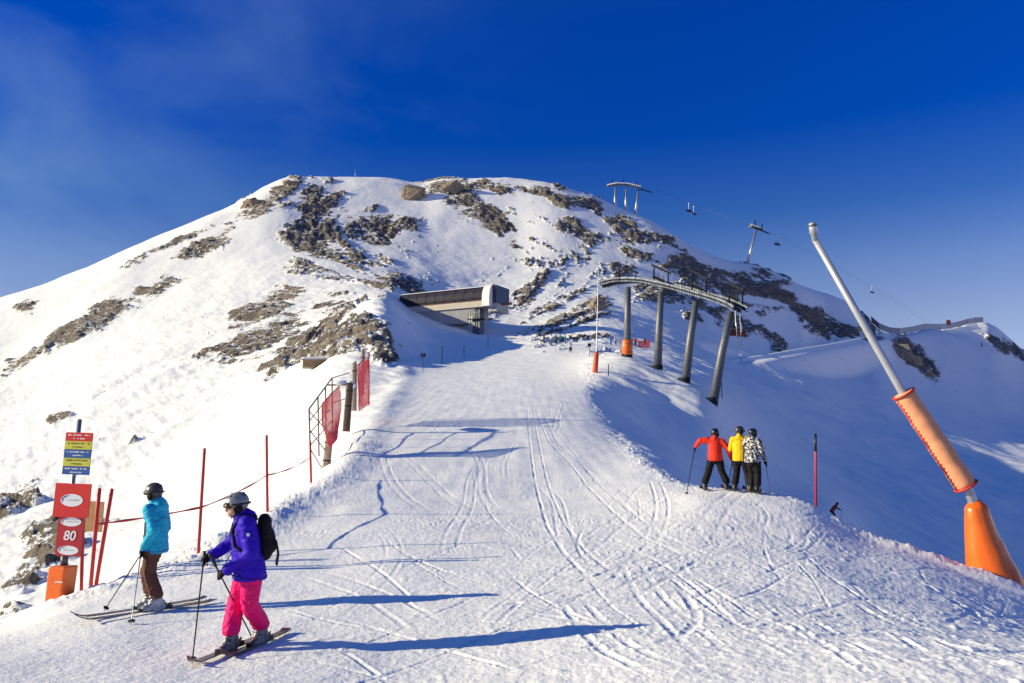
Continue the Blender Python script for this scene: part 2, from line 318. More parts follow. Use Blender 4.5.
def base_hit(px, py):
    a, b = ray(px, py); i = int(np.argmin(np.abs(az - math.atan2(float(a), 1))))
    col = Z[:, i] - float(b) / math.hypot(1, float(a)) * rr
    k = np.nonzero((col > 0) & (rr > 6))[0][0]; r = rr[k]
    return (r * math.sin(az[i]), r * math.cos(az[i]))
def traced(pts, gap, w, dp, rim):
    p = np.array([base_hit(*q) for q in pts]); t = np.r_[0, np.cumsum(np.hypot(*np.diff(p, axis=0).T))]
    q = np.linspace(0, t[-1], max(int(t[-1] / .25), 4))
    xs, ys = (pchip1(t, p[:, 0], q), pchip1(t, p[:, 1], q)) if len(pts) > 2 else (np.interp(q, t, p[:, 0]), np.interp(q, t, p[:, 1]))
    c = list(zip(xs, ys))
    if gap: pair(c, gap, w, dp, rim)
    else: stamp(c, w, dp, rim)
for pts, gap, w, dp, rim in [      # the clearest tracks on the piste
  ([(527,405),(530,440),(535,480),(545,520),(565,555),(600,588)], .42, .06, .05, .03), ([(536,410),(548,440),(575,470),(605,505),(640,535),(700,562)], .4, .06, .05, .03),
  ([(555,430),(578,458),(620,500),(652,530),(690,552)], .3, .05, .04, .02), 
  ([(650,482),(656,508),(642,540),(622,552)], .3, .06, .05, .03), ([(815,525),(795,545),(761,557)], .25, .05, .05, .03), ([(624,604),(665,580),(710,553)], .4, .07, .05, .04),
  ([(866,574),(921,584),(964,608),(993,627)], .5, .09, .06, .06), ([(929,629),(955,620),(975,609)], 0, .06, .07, .03), 
  ([(679,588),(697,615),(683,635),(624,656)], 0, .07, .06, .05), ([(737,553),(780,576),(847,576)], .22, .05, .05, .03), ([(882,627),(930,655),(975,678)], .35, .06, .06, .05),
  ([(835,639),(890,646)], .3, .06, .05, .05), ([(700,600),(800,660)], .4, .05, .05, .04), ([(660,570),(760,640)], .35, .05, .045, .04), ([(720,640),(860,600)], 0, .05, .05, .03),
  ([(850,600),(1010,660)], .4, .06, .06, .05), ([(940,610),(1020,640)], .35, .05, .05, .05), ([(560,600),(590,640),(660,680)], .3, .06, .05, .04), ([(620,560),(640,600),(700,660)], .3, .06, .05, .04),
  ([(760,600),(880,680)], .3, .05, .05, .05), ([(400,430),(470,445),(540,425)], 0, .04, .03, .01), ([(330,545),(440,520),(480,512)], 0, .05, .03, .01), ([(350,500),(420,480),(470,478)], 0, .05, .03, .01),
  ([(440,660),(560,630),(700,610),(800,570)], 0, .05, .05, .03), ([(480,645),(640,640),(760,620)], 0, .04, .04, .02), ([(700,520),(760,505)], .3, .05, .05, .03), ([(690,505),(740,525),(800,530)], .3, .05, .05, .03)]:
    traced(pts, gap, w * .7, dp * .62, rim * .7)
fx = (X - GX0) / GS; fy = (Y - GY0) / GS
m = (fx > 1) & (fx < GW - 3) & (fy > 1) & (fy < GH - 3)
ix = fx[m].astype(int); iy = fy[m].astype(int); tx = fx[m] - ix; ty = fy[m] - iy
tv = TR[iy, ix] * (1 - tx) * (1 - ty) + TR[iy, ix + 1] * tx * (1 - ty) + TR[iy + 1, ix] * (1 - tx) * ty + TR[iy + 1, ix + 1] * tx * ty
brk = .55 + .45 * sstep(-.5, .2, fbm(X[m] / 1.1, Y[m] / 1.1, 2, 141))
Z[m] += tv * piste[m] * brk * .50
del TR

# ground queries
def ground(x, y):
    a = math.atan2(x, y); r = math.hypot(x, y)
    j = int(np.clip(np.searchsorted(az, a) - 1, 0, len(az) - 2)); i = int(np.clip(np.searchsorted(rr, r) - 1, 0, len(rr) - 2))
    s = (a - az[j]) / (az[j + 1] - az[j]); t = min(max((r - rr[i]) / (rr[i + 1] - rr[i]), 0), 1)
    return float((Z[i, j] * (1 - s) + Z[i, j + 1] * s) * (1 - t) + (Z[i + 1, j] * (1 - s) + Z[i + 1, j + 1] * s) * t)
def hit(px, py, r0=5.0, r1=540.0):
    """where the sight line through a picture point meets the ground beyond r0"""
    a, b = ray(px, py); a = float(a); b = float(b); d = r0; prev = None
    while d < r1:
        g = b * d - ground(a * d, d)
        if g < 0 and prev is not None:
            lo, hi = prev, d
            for _ in range(24):
                mid = (lo + hi) / 2
                if b * mid - ground(a * mid, mid) < 0: hi = mid
                else: lo = mid
            return Vector((a * hi, hi, b * hi))
        prev = d; d *= 1.004
    d = r1
    return Vector((a * d, d, b * d))
def on(x, y, dz=0.0): return Vector((x, y, ground(x, y) + dz))

# ------------------------------------------------------------------ materials
def new_mat(name):
    m = bpy.data.materials.new(name); m.use_nodes = True
    return m, m.node_tree, m.node_tree.nodes["Principled BSDF"]
def mat(name, col, rough=.6, metal=0.0, var=.12, scale=14.0, bump=.0, spec=.5):
    m, t, b = new_mat(name); N, L = t.nodes, t.links
    n = N.new("ShaderNodeTexNoise"); n.inputs['Scale'].default_value = scale; n.inputs['Detail'].default_value = 5
    co = N.new("ShaderNodeTexCoord"); L.new(co.outputs['Object'], n.inputs['Vector'])
    r = N.new("ShaderNodeValToRGB")
    r.color_ramp.elements[0].position = .3; r.color_ramp.elements[1].position = .7
    r.color_ramp.elements[0].color = (*[c * (1 - var) for c in col], 1); r.color_ramp.elements[1].color = (*[min(1, c * (1 + var)) for c in col], 1)
    L.new(n.outputs[0], r.inputs[0]); L.new(r.outputs[0], b.inputs['Base Color'])
    b.inputs['Roughness'].default_value = rough; b.inputs['Metallic'].default_value = metal
    b.inputs['Specular IOR Level'].default_value = .12 if 'fabric' in name else spec
    if bump:
        bp = N.new("ShaderNodeBump"); bp.inputs['Strength'].default_value = bump; bp.inputs['Distance'].default_value = .02
        L.new(n.outputs[0], bp.inputs['Height']); L.new(bp.outputs[0], b.inputs['Normal'])
    return m

def terrain_material():
    m, t, b = new_mat("snow_and_rock"); N, L = t.nodes, t.links
    geo = N.new("ShaderNodeNewGeometry")
    def noise(scale, det=6, rough=.6, sc=None):
        n = N.new("ShaderNodeTexNoise"); n.inputs['Scale'].default_value = scale; n.inputs['Detail'].default_value = det; n.inputs['Roughness'].default_value = rough
        if sc:
            mp = N.new("ShaderNodeMapping"); mp.inputs['Scale'].default_value = sc; L.new(geo.outputs['Position'], mp.inputs[0]); L.new(mp.outputs[0], n.inputs['Vector'])
        else: L.new(geo.outputs['Position'], n.inputs['Vector'])
        return n.outputs[0]
    def ramp(inp, p0, c0, p1, c1):
        r = N.new("ShaderNodeValToRGB"); r.color_ramp.elements[0].position = p0; r.color_ramp.elements[1].position = p1
        r.color_ramp.elements[0].color = (*c0, 1); r.color_ramp.elements[1].color = (*c1, 1); L.new(inp, r.inputs[0]); return r.outputs[0]
    def math_(op, a, b_):
        n = N.new("ShaderNodeMath"); n.operation = op
        for i, v in enumerate((a, b_)):
            if isinstance(v, (int, float)): n.inputs[i].default_value = v
            else: L.new(v, n.inputs[i])
        return n.outputs[0]
    at_ = N.new("ShaderNodeAttribute"); at_.attribute_name = "rock"; at_.attribute_type = 'GEOMETRY'
    f1 = noise(.9, 8, .7); f2 = noise(3.5, 6, .65)
    f0 = noise(.11, 4, .6); f3 = noise(.5, 8, .7, (1.0, .45, 2.2))
    v = math_('ADD', at_.outputs['Fac'], math_('MULTIPLY', math_('SUBTRACT', f1, .5), 1.0))
    v = math_('ADD', v, math_('MULTIPLY', math_('SUBTRACT', f2, .5), 1.1))
    v = math_('ADD', v, math_('MULTIPLY', math_('SUBTRACT', f0, .5), .55)); v = math_('ADD', v, math_('MULTIPLY', math_('SUBTRACT', f3, .5), 1.3))
    sepn = N.new("ShaderNodeSeparateXYZ"); L.new(geo.outputs['Normal'], sepn.inputs[0])
    v = math_('SUBTRACT', v, math_('MAXIMUM', math_('MULTIPLY', math_('SUBTRACT', sepn.outputs['Z'], .78), 1.0), -.03))
    mask = ramp(v, .46, (0, 0, 0), .56, (1, 1, 1))
    rc = ramp(noise(.35, 8, .7), .35, (.10, .092, .086), .68, (.33, .29, .25))
    rc2 = ramp(noise(2.2, 6, .7), .35, (.45, .43, .42), .65, (1.0, 1.0, 1.0))
    tone = ramp(noise(.055, 3, .5), .38, (.72, .72, .76), .64, (1.15, 1.05, .95))
    mt = N.new("ShaderNodeMixRGB"); mt.blend_type = 'MULTIPLY'; mt.inputs[0].default_value = 1; L.new(rc, mt.inputs[1]); L.new(tone, mt.inputs[2]); rc = mt.outputs[0]
    mul = N.new("ShaderNodeMixRGB"); mul.blend_type = 'MULTIPLY'; mul.inputs[0].default_value = .8; L.new(rc, mul.inputs[1]); L.new(rc2, mul.inputs[2])
    sc = ramp(noise(.8, 5, .6), .3, (.83, .845, .87), .7, (.90, .905, .915))
    mx = N.new("ShaderNodeMixRGB"); L.new(mask, mx.inputs[0]); L.new(sc, mx.inputs[1]); L.new(mul.outputs[0], mx.inputs[2])
    L.new(mx.outputs[0], b.inputs['Base Color'])
    b.inputs['Roughness'].default_value = .75; b.inputs['Specular IOR Level'].default_value = .25
    h = math_('ADD', math_('MULTIPLY', noise(26, 4, .6), .010), math_('MULTIPLY', noise(7, 4, .6), .014))
    h = math_('ADD', h, math_('MULTIPLY', mask, math_('MULTIPLY', noise(1.6, 8, .7), .5)))
    bp = N.new("ShaderNodeBump"); bp.inputs['Strength'].default_value = 1.0; bp.inputs['Distance'].default_value = 1.0
    L.new(h, bp.inputs['Height']); L.new(bp.outputs[0], b.inputs['Normal'])
    return m
M_TERRAIN = terrain_material()

def grid_object(name, i0, i1, jsel, kind='structure'):
    js = jsel; nr = i1 - i0; nc = len(js)
    co = np.empty((nr, nc, 3), np.float32)
    co[..., 0] = X[i0:i1][:, js]; co[..., 1] = Y[i0:i1][:, js]; co[..., 2] = Z[i0:i1][:, js]
    me = bpy.data.meshes.new(name)
    me.vertices.add(nr * nc); me.vertices.foreach_set("co", co.ravel())
    a = (np.arange(nr - 1)[:, None] * nc + np.arange(nc - 1)[None]).ravel()
    q = np.stack([a, a + 1, a + nc + 1, a + nc], 1)[:, ::-1].astype(np.int32)
    nf = len(q)
    me.loops.add(nf * 4); me.loops.foreach_set("vertex_index", q.ravel())
    me.polygons.add(nf); me.polygons.foreach_set("loop_start", np.arange(nf, dtype=np.int32) * 4); me.polygons.foreach_set("loop_total", np.full(nf, 4, np.int32))
    me.polygons.foreach_set("use_smooth", np.ones(nf, bool))
    at_ = me.attributes.new("rock", 'FLOAT', 'POINT'); at_.data.foreach_set("value", np.ascontiguousarray(rk[i0:i1][:, js], np.float32).ravel())
    me.update(calc_edges=True)
    me.materials.append(M_TERRAIN)
    o = bpy.data.objects.new(name, me); COL.objects.link(o); o["kind"] = kind
    return o
i_p = int(np.searchsorted(rr, 150.0))
alls = np.arange(len(az))
grid_object("ground", 0, i_p + 1, alls)
grid_object("mountain", i_p, len(rr), alls)

# ------------------------------------------------------------------ object materials
M = {
 'steel': mat("galvanised_steel", (.42, .43, .45), .42, .75, .15, 6),
 'dull_steel': mat("weathered_steel", (.13, .14, .16), .55, .5, .2, 3),
 'dark_steel': mat("dark_steel", (.018, .022, .032), .8, 0, .2, 5, 0, .15),
 'lance_metal': mat("pale_lance_metal", (.50, .51, .53), .38, .55, .08, 5), 'white_paint': mat("white_paint", (.74, .74, .73), .4, 0, .05, 8),
 'pale_roller': mat("frosted_rubber", (.27, .30, .36), .7, 0, .2, 4),
 'red_paint': mat("red_paint", (.52, .025, .03), .45, 0, .12, 9),
 'sign_red': mat("sign_red", (.62, .022, .018), .35, 0, .05, 3),
 'sign_crimson': mat("sign_crimson", (.42, .012, .025), .35, 0, .05, 3),
 'sign_yellow': mat("sign_yellow", (.60, .58, .055), .4, 0, .06, 3),
 'sign_blue': mat("sign_blue", (.012, .085, .34), .4, 0, .06, 3),
 'sign_white': mat("sign_white", (.78, .79, .80), .4, 0, .04, 3),
 'ink_blue': mat("ink_blue", (.05, .12, .40), .4), 'ink_grey': mat("ink_grey", (.38, .40, .48), .5), 'ink_dark': mat("ink_dark", (.06, .06, .03), .5),
 'wood': mat("weathered_wood", (.24, .165, .105), .8, 0, .3, 7, .4), 'grey_wood': mat("grey_wood", (.30, .235, .18), .85, 0, .3, 9, .4),
 'dark_wood': mat("dark_wood", (.085, .055, .042), .85, 0, .3, 8, .4), 'plank': mat("tan_board", (.42, .27, .12), .8, 0, .15, 6, .2),
 'orange': mat("orange_vinyl", (.78, .135, .010), .30, 0, .10, 4, .35), 'faded_orange': mat("faded_orange_foam", (.80, .34, .17), .75, 0, .08, 6, .25),
 'red_seam': mat("red_lacing", (.45, .02, .02), .6), 'net_red': mat("red_netting", (.80, .06, .07), .6, 0, .1, 5),
 'net_purple': mat("violet_netting", (.12, .075, .17), .7, 0, .2, 2), 'tape': mat("red_tape", (.60, .02, .05), .5),
 'snow': mat("fresh_snow", (.86, .87, .89), .8, 0, .03, 5, .3, .2),
 'skin': mat("skin", (.55, .30, .21), .5, 0, .06, 10), 'lips': mat("lips", (.42, .13, .11), .45), 'hair': mat("brown_hair", (.05, .03, .02), .5),
 'purple': mat("violet_blue_fabric", (.036, .010, .47), .62, 0, .12, 12, .15), 'purple_dark': mat("dark_violet_fabric", (.03, .015, .22), .65, 0, .12, 12, .15),
 'pink': mat("hot_pink_fabric", (.84, .010, .17), .6, 0, .08, 12, .15), 'teal': mat("turquoise_fabric", (.02, .40, .62), .6, 0, .10, 12, .15),
 'brown': mat("brown_fabric", (.125, .055, .042), .75, 0, .15, 12, .15), 'black': mat("black_fabric", (.012, .012, .015), .7, 0, .2, 14, .15),
 'charcoal': mat("charcoal_fabric", (.028, .03, .04), .75, 0, .2, 14, .15), 'red_cloth': mat("red_fabric", (.66, .04, .025), .6, 0, .1, 10, .15),
 'yellow_cloth': mat("yellow_fabric", (.75, .44, .012), .6, 0, .08, 10, .15), 'grey_cloth': mat("grey_fabric", (.16, .16, .18), .7, 0, .15, 10, .15),
 'blue_cloth': mat("blue_fabric", (.03, .13, .45), .7), 'white_cloth': mat("white_fabric", (.62, .63, .66), .7), 'green_cloth': mat("green_fabric", (.02, .19, .17), .7), 'rust_cloth': mat("rust_fabric", (.25, .06, .04), .7),
 'helmet': mat("grey_helmet_shell", (.27, .275, .29), .28, .3, .3, 22), 'helmet_dark': mat("dark_helmet_shell", (.06, .06, .065), .3, .2, .3, 30), 'helmet_black': mat("black_helmet_shell", (.012, .012, .014), .3, 0, .2, 20),
 'lens': mat("amber_lens", (.16, .07, .035), .12, .2, .1, 5), 'plastic': mat("black_plastic", (.015, .015, .017), .4), 'boot': mat("boot_plastic", (.13, .135, .15), .35, 0, .5, 18), 'boot_white': mat("pale_boot_plastic", (.40, .41, .43), .35, 0, .45, 18),
 'ski_dark': mat("dark_ski", (.045, .03, .05), .3, 0, .5, 6), 'ski_red': mat("red_brown_ski", (.10, .035, .045), .3, 0, .6, 6),
 'hood': mat("station_hood", (.028, .026, .045), .6, 0, .3, .9, 0, .12), 'cream': mat("cream_panel", (.50, .44, .37), .5, 0, .06, 1), 'concrete': mat("pale_concrete", (.36, .36, .37), .85, 0, .12, .8, .2), 'glass': mat("dark_glass", (.035, .035, .07), .12, .0, .2, .6),
 'rust': mat("rusty_orange_band", (.20, .09, .06), .6, 0, .3, 1.5),
}
def pattern_material():
    m, t, b = new_mat("black_white_print"); N, L = t.nodes, t.links
    v = N.new("ShaderNodeTexVoronoi"); v.inputs['Scale'].default_value = 15; v.feature = 'F1'
    n = N.new("ShaderNodeTexNoise"); n.inputs['Scale'].default_value = 24
    co = N.new("ShaderNodeTexCoord"); L.new(co.outputs['Object'], v.inputs['Vector']); L.new(co.outputs['Object'], n.inputs['Vector'])
    r = N.new("ShaderNodeValToRGB"); r.color_ramp.interpolation = 'CONSTANT'
    r.color_ramp.elements[0].color = (.015, .015, .02, 1); r.color_ramp.elements[1].color = (.72, .72, .74, 1); r.color_ramp.elements[1].position = .545
    L.new(n.outputs[0], r.inputs[0]); L.new(r.outputs[0], b.inputs['Base Color']); b.inputs['Roughness'].default_value = .7
    return m
M['print'] = pattern_material()
def boulder_material():
    m = mat("bare_rock", (.24, .19, .145), .9, 0, .5, 1.1, .8); return m
M['rock'] = boulder_material()

# ------------------------------------------------------------------ mesh helpers
class MB:
    """collects shapes in world space and links them as one mesh object"""
    def __init__(self): self.v, self.f, self.smooth, self.mi = [], [], [], []
    def add(self, vs, fs, smooth=False, mi=0):
        o = len(self.v); self.v += [tuple(p) for p in vs]; self.f += [tuple(i + o for i in f) for f in fs]
        self.smooth += [smooth] * len(fs); self.mi += [mi] * len(fs)
    def box(self, c, ax, ay, az_, mi=0):
        """box from centre and three half vectors"""
        c = Vector(c); ax, ay, az_ = Vector(ax), Vector(ay), Vector(az_)
        vs = [c + sx * ax + sy * ay + sz * az_ for sz in (-1, 1) for sy in (-1, 1) for sx in (-1, 1)]
        fs = [(0, 2, 3, 1), (4, 5, 7, 6), (0, 1, 5, 4), (2, 6, 7, 3), (0, 4, 6, 2), (1, 3, 7, 5)]
        if ax.cross(ay).dot(az_) < 0: fs = [f[::-1] for f in fs]
        self.add(vs, fs, False, mi)
    def bar(self, p0, p1, w, h, up=(0, 0, 1), mi=0):
        p0, p1 = Vector(p0), Vector(p1); d = p1 - p0; u = Vector(up); s = d.cross(u)
        if s.length < 1e-6: s = d.cross(Vector((1, 0, 0)))
        s.normalize(); u = s.cross(d).normalized()
        self.box((p0 + p1) / 2, d / 2, s * w / 2, u * h / 2, mi)
    def tube(self, pts, rad, n=10, cap=True, mi=0, flat=None, smooth=True):
        pts = [Vector(p) for p in pts]; rad = rad if isinstance(rad, (list, tuple)) else [rad] * len(pts)
        d0 = (pts[1] - pts[0]).normalized(); a = d0.orthogonal().normalized()
        vs, fs = [], []
        for i, p in enumerate(pts):
            t = (pts[min(i + 1, len(pts) - 1)] - pts[max(i - 1, 0)]).normalized()
            a = (a - t * a.dot(t)).normalized(); b = t.cross(a)
            for k in range(n):
                w = 2 * math.pi * k / n; q = (a * math.cos(w) + b * math.sin(w)) * rad[i]
                if flat: q -= flat[0] * q.dot(flat[0]) * (1 - flat[1])
                vs.append(p + q)
        for i in range(len(pts) - 1):
            for k in range(n): fs.append((i * n + k, i * n + (k + 1) % n, (i + 1) * n + (k + 1) % n, (i + 1) * n + k))
        if cap: fs.append(tuple(range(n))[::-1]); fs.append(tuple((len(pts) - 1) * n + k for k in range(n)))
        self.add(vs, fs, smooth, mi)
    def capsule(self, p0, r0, p1, r1, n=14, flat=None):
        p0, p1 = Vector(p0), Vector(p1); d = p1 - p0; L = d.length
        if L < 1e-5: d = Vector((0, 0, 1e-4)); L = 1e-4; p1 = p0 + d
        t = d / L; pts, rad = [], []
        for a in (-88, -60, -30, 0): pts.append(p0 + t * r0 * math.sin(R(a))); rad.append(r0 * math.cos(R(a)))
        for a in (0, 30, 60, 88): pts.append(p1 + t * r1 * math.sin(R(a))); rad.append(r1 * math.cos(R(a)))
        self.tube(pts, rad, n, True, 0, flat)
    def ellipsoid(self, c, ax, ay, az_, nu=18, nv=12, cut=None):
        c = Vector(c); vs, fs = [], []
        for i in range(nv + 1):
            th = math.pi * i / nv
            for k in range(nu):
                w = 2 * math.pi * k / nu
                p = Vector(ax) * math.sin(th) * math.cos(w) + Vector(ay) * math.sin(th) * math.sin(w) + Vector(az_) * math.cos(th)
                vs.append(c + p)
        for i in range(nv):
            for k in range(nu): fs.append((i * nu + k, (i + 1) * nu + k, (i + 1) * nu + (k + 1) % nu, i * nu + (k + 1) % nu))
        if cut:
            o, nrm = Vector(cut[0]), Vector(cut[1]).normalized()
            vs = [v - nrm * min(0, (v - o).dot(nrm)) for v in vs]
        self.add(vs, fs, True)
    def disc(self, c, u, v, th, n=28):
        """flat elliptical plate facing u x v"""
        c, u, v = Vector(c), Vector(u), Vector(v); nn = u.cross(v).normalized() * th / 2
        ring = [u * math.cos(2 * math.pi * k / n) + v * math.sin(2 * math.pi * k / n) for k in range(n)]
        vs = [c + q + nn for q in ring] + [c + q - nn for q in ring]
        fs = [tuple(range(n)), tuple(range(2 * n - 1, n - 1, -1))] + [(k, k + n, (k + 1) % n + n, (k + 1) % n) for k in range(n)]
        self.add(vs, fs)
    def build(self, name, m, parent=None, loc=None):
        me = bpy.data.meshes.new(name); o_ = Vector(loc) if loc is not None else (Vector(parent_base(parent)) if parent else Vector((0, 0, 0)))
        me.from_pydata([Vector(v) - o_ for v in self.v], [], self.f)
        me.polygons.foreach_set("use_smooth", self.smooth)
        for mm in (m if isinstance(m, list) else [m]): me.materials.append(mm)
        me.polygons.foreach_set("material_index", self.mi); me.update()
        return link(name, me, parent, o_)
BASE = {}
def parent_base(p): return BASE[p.name]
def link(name, me, parent, o_):
    o = bpy.data.objects.new(name, me); COL.objects.link(o)
    if parent:
        o.parent = parent; BASE[o.name] = parent_base(parent)
    else:
        o.location = o_; BASE[o.name] = Vector(o_)
    return o
def tag(o, label, cat, group=None, kind=None):
    o["label"] = label; o["category"] = cat
    if group: o["group"] = group
    if kind: o["kind"] = kind
    return o
def thing(name, label, cat, loc, group=None):
    o = bpy.data.objects.new(name, None); COL.objects.link(o); o.location = loc; o.empty_display_size = .2
    BASE[o.name] = Vector(loc); return tag(o, label, cat, group)
def copy_thing(o, delta, label=None, rot=0.0):
    c = o.copy(); COL.objects.link(c); c.location = o.location + Vector(delta); BASE[c.name] = Vector(c.location); c.rotation_euler[2] += rot
    if label: c["label"] = label
    for ch in o.children:
        k = ch.copy(); COL.objects.link(k); k.parent = c
        for g in ch.children:
            q = g.copy(); COL.objects.link(q); q.parent = k
    return c
def finish(mb, name, m, parent, voxel, smooth=3, wrinkle=0.0, wscale=13.0, clamp=None, picker=None, seed=0):
    """fuse the collected shapes into one continuous skin"""
    tmp = mb.build("shape", m if not isinstance(m, list) else m[0], None, (0, 0, 0))
    md = tmp.modifiers.new("remesh", 'REMESH'); md.mode = 'VOXEL'; md.voxel_size = voxel; md.use_smooth_shade = True
    if smooth:
        sm = tmp.modifiers.new("smooth", 'SMOOTH'); sm.iterations = smooth; sm.factor = .5
    dg = bpy.context.evaluated_depsgraph_get(); me = bpy.data.meshes.new_from_object(tmp.evaluated_get(dg))
    old = tmp.data; bpy.data.objects.remove(tmp); bpy.data.meshes.remove(old)
    o_ = parent_base(parent); nrm = [v.normal.copy() for v in me.vertices]
    for v, nn in zip(me.vertices, nrm):
        p = v.co.copy()
        if clamp: p = clamp(p)
        if wrinkle:
            q = p * wscale + Vector((seed * 7.1, 0, 0)); q.z *= 1.7
            w = mnoise.noise(q) * .65 + mnoise.noise(q * 2.1) * .35; w = 1 - abs(w) * 2.2
            p += nn * wrinkle * w
        v.co = p - o_
    me.name = name; me.materials.clear()
    for mm in (m if isinstance(m, list) else [m]): me.materials.append(mm)
    if picker:
        for p in me.polygons: p.material_index = picker(p.center + o_)
    me.polygons.foreach_set("use_smooth", [True] * len(me.polygons)); me.update()
    return link(name, me, parent, o_)
def letters(text, c, right, up, height, m, name, parent, shear=0.0):
    cu = bpy.data.curves.new("lettering", 'FONT'); cu.body = text; cu.size = 1; cu.align_x = 'CENTER'; cu.align_y = 'CENTER'; cu.extrude = .01; cu.offset = .012; cu.shear = shear
    t = bpy.data.objects.new("lettering", cu); COL.objects.link(t)
    dg = bpy.context.evaluated_depsgraph_get(); me = bpy.data.meshes.new_from_object(t.evaluated_get(dg)); bpy.data.objects.remove(t)
    r, u = Vector(right).normalized(), Vector(up).normalized(); n = r.cross(u); k = height / .70; o_ = parent_base(parent)
    for v in me.vertices: v.co = Vector(c) + (r * v.co.x + u * v.co.y) * k + n * (v.co.z * .3 + .004) - o_
    me.name = name; me.materials.clear(); me.materials.append(m)
    return link(name, me, parent, o_)
def unreadable(mb, c, right, up, width, h, rnd_):
    """a row of small marks standing for print too small to read in the photograph"""
    r, u = Vector(right).normalized(), Vector(up).normalized(); n = r.cross(u); x = -width / 2
    while x < width / 2:
        w = rnd_.uniform(.25, .55) * h
        if rnd_.random() < .82: mb.box(Vector(c) + r * (x + w / 2) + u * rnd_.uniform(-.08, .08) * h, r * w * .42, u * h * rnd_.uniform(.20, .36), n * .0015)
        x += w * 1.15

# ------------------------------------------------------------------ boulders standing out of the snow
def boulder(px, py, w, h, label, seed, name="boulder"):
    p = hit(px, py, 40); s_ = p.y / FPX; mb = MB()
    c = p + Vector((0, w * s_ * .3, h * s_ * .25)); a = w * s_ / 2; b = h * s_ * .75
    rb = random.Random(seed * 13 + 1)
    for q in range(11):          # angular blocks leaning on one another
        th = rb.uniform(0, 6.28); rad = (0 if q == 0 else rb.uniform(.25, .68)); o_ = c + Vector((math.cos(th) * a * rad, math.sin(th) * a * .7 * rad, b * rb.uniform(-.45, .25 * (1 - rad))))
        sz = (.85 if q == 0 else rb.uniform(.3, .6)); tl = Matrix.Rotation(rb.uniform(-.5, .5), 3, 'Y') @ Matrix.Rotation(rb.uniform(0, 3), 3, 'Z')
        bm = bmesh.new()
        for i in range(16):
            d = Vector((rb.gauss(0, 1), rb.gauss(0, 1), rb.gauss(0, 1))).normalized(); d = Vector((max(-.72, min(.72, d.x)), max(-.72, min(.72, d.y)), max(-.6, min(.6, d.z)))) * 1.35
            d = tl @ d; bm.verts.new(o_ + Vector((d.x * a * sz, d.y * a * .8 * sz, d.z * b * sz)))
        bmesh.ops.convex_hull(bm, input=bm.verts); bmesh.ops.subdivide_edges(bm, edges=bm.edges[:], cuts=3, use_grid_fill=True); bmesh.ops.triangulate(bm, faces=bm.faces[:])
        bm.verts.index_update(); vs = []
        for v in bm.verts:
            k = v.co * (2.2 / max(a, .3)); f = .05 * a * (mnoise.noise(k) + .6 * mnoise.noise(k * 2.3) + .4 * mnoise.noise(k * 5)); vs.append(v.co + (v.co - o_).normalized() * f)
        mb.add(vs, [[v.index for v in f.verts] for f in bm.faces]); bm.free()
    return tag(mb.build(name, M['rock'], None, c), label, "rock", "boulders on the mountain")
boulder(413, 201, 26, 24, "square brown boulder on the snow just left of the summit crags", 1)
boulder(450, 193, 26, 22, "pointed dark crag forming the highest point of the summit skyline", 2)
boulder(598, 311, 18, 18, "upright dark boulder left of the curved lift support", 3)
boulder(911, 364, 28, 24, "large tan boulder below the netted road on the right ridge", 4)
boulder(928, 376, 18, 10, "low dark boulder beneath the large tan one on the right slope", 5)
boulder(250, 206, 20, 15, "dark boulder on the left skyline of the mountain", 6)
boulder(289, 186, 20, 12, "flat dark boulder at the left end of the summit ridge", 7)
boulder(500, 189, 24, 6, "low brown crag on the skyline right of the summit", 8)
#boulder(354, 357, 46, 26, "craggy brown rock knoll behind the tall red net", 9)
#boulder(380, 357, 26, 22, "dark shaded rock at the right end of the brown knoll", 10)

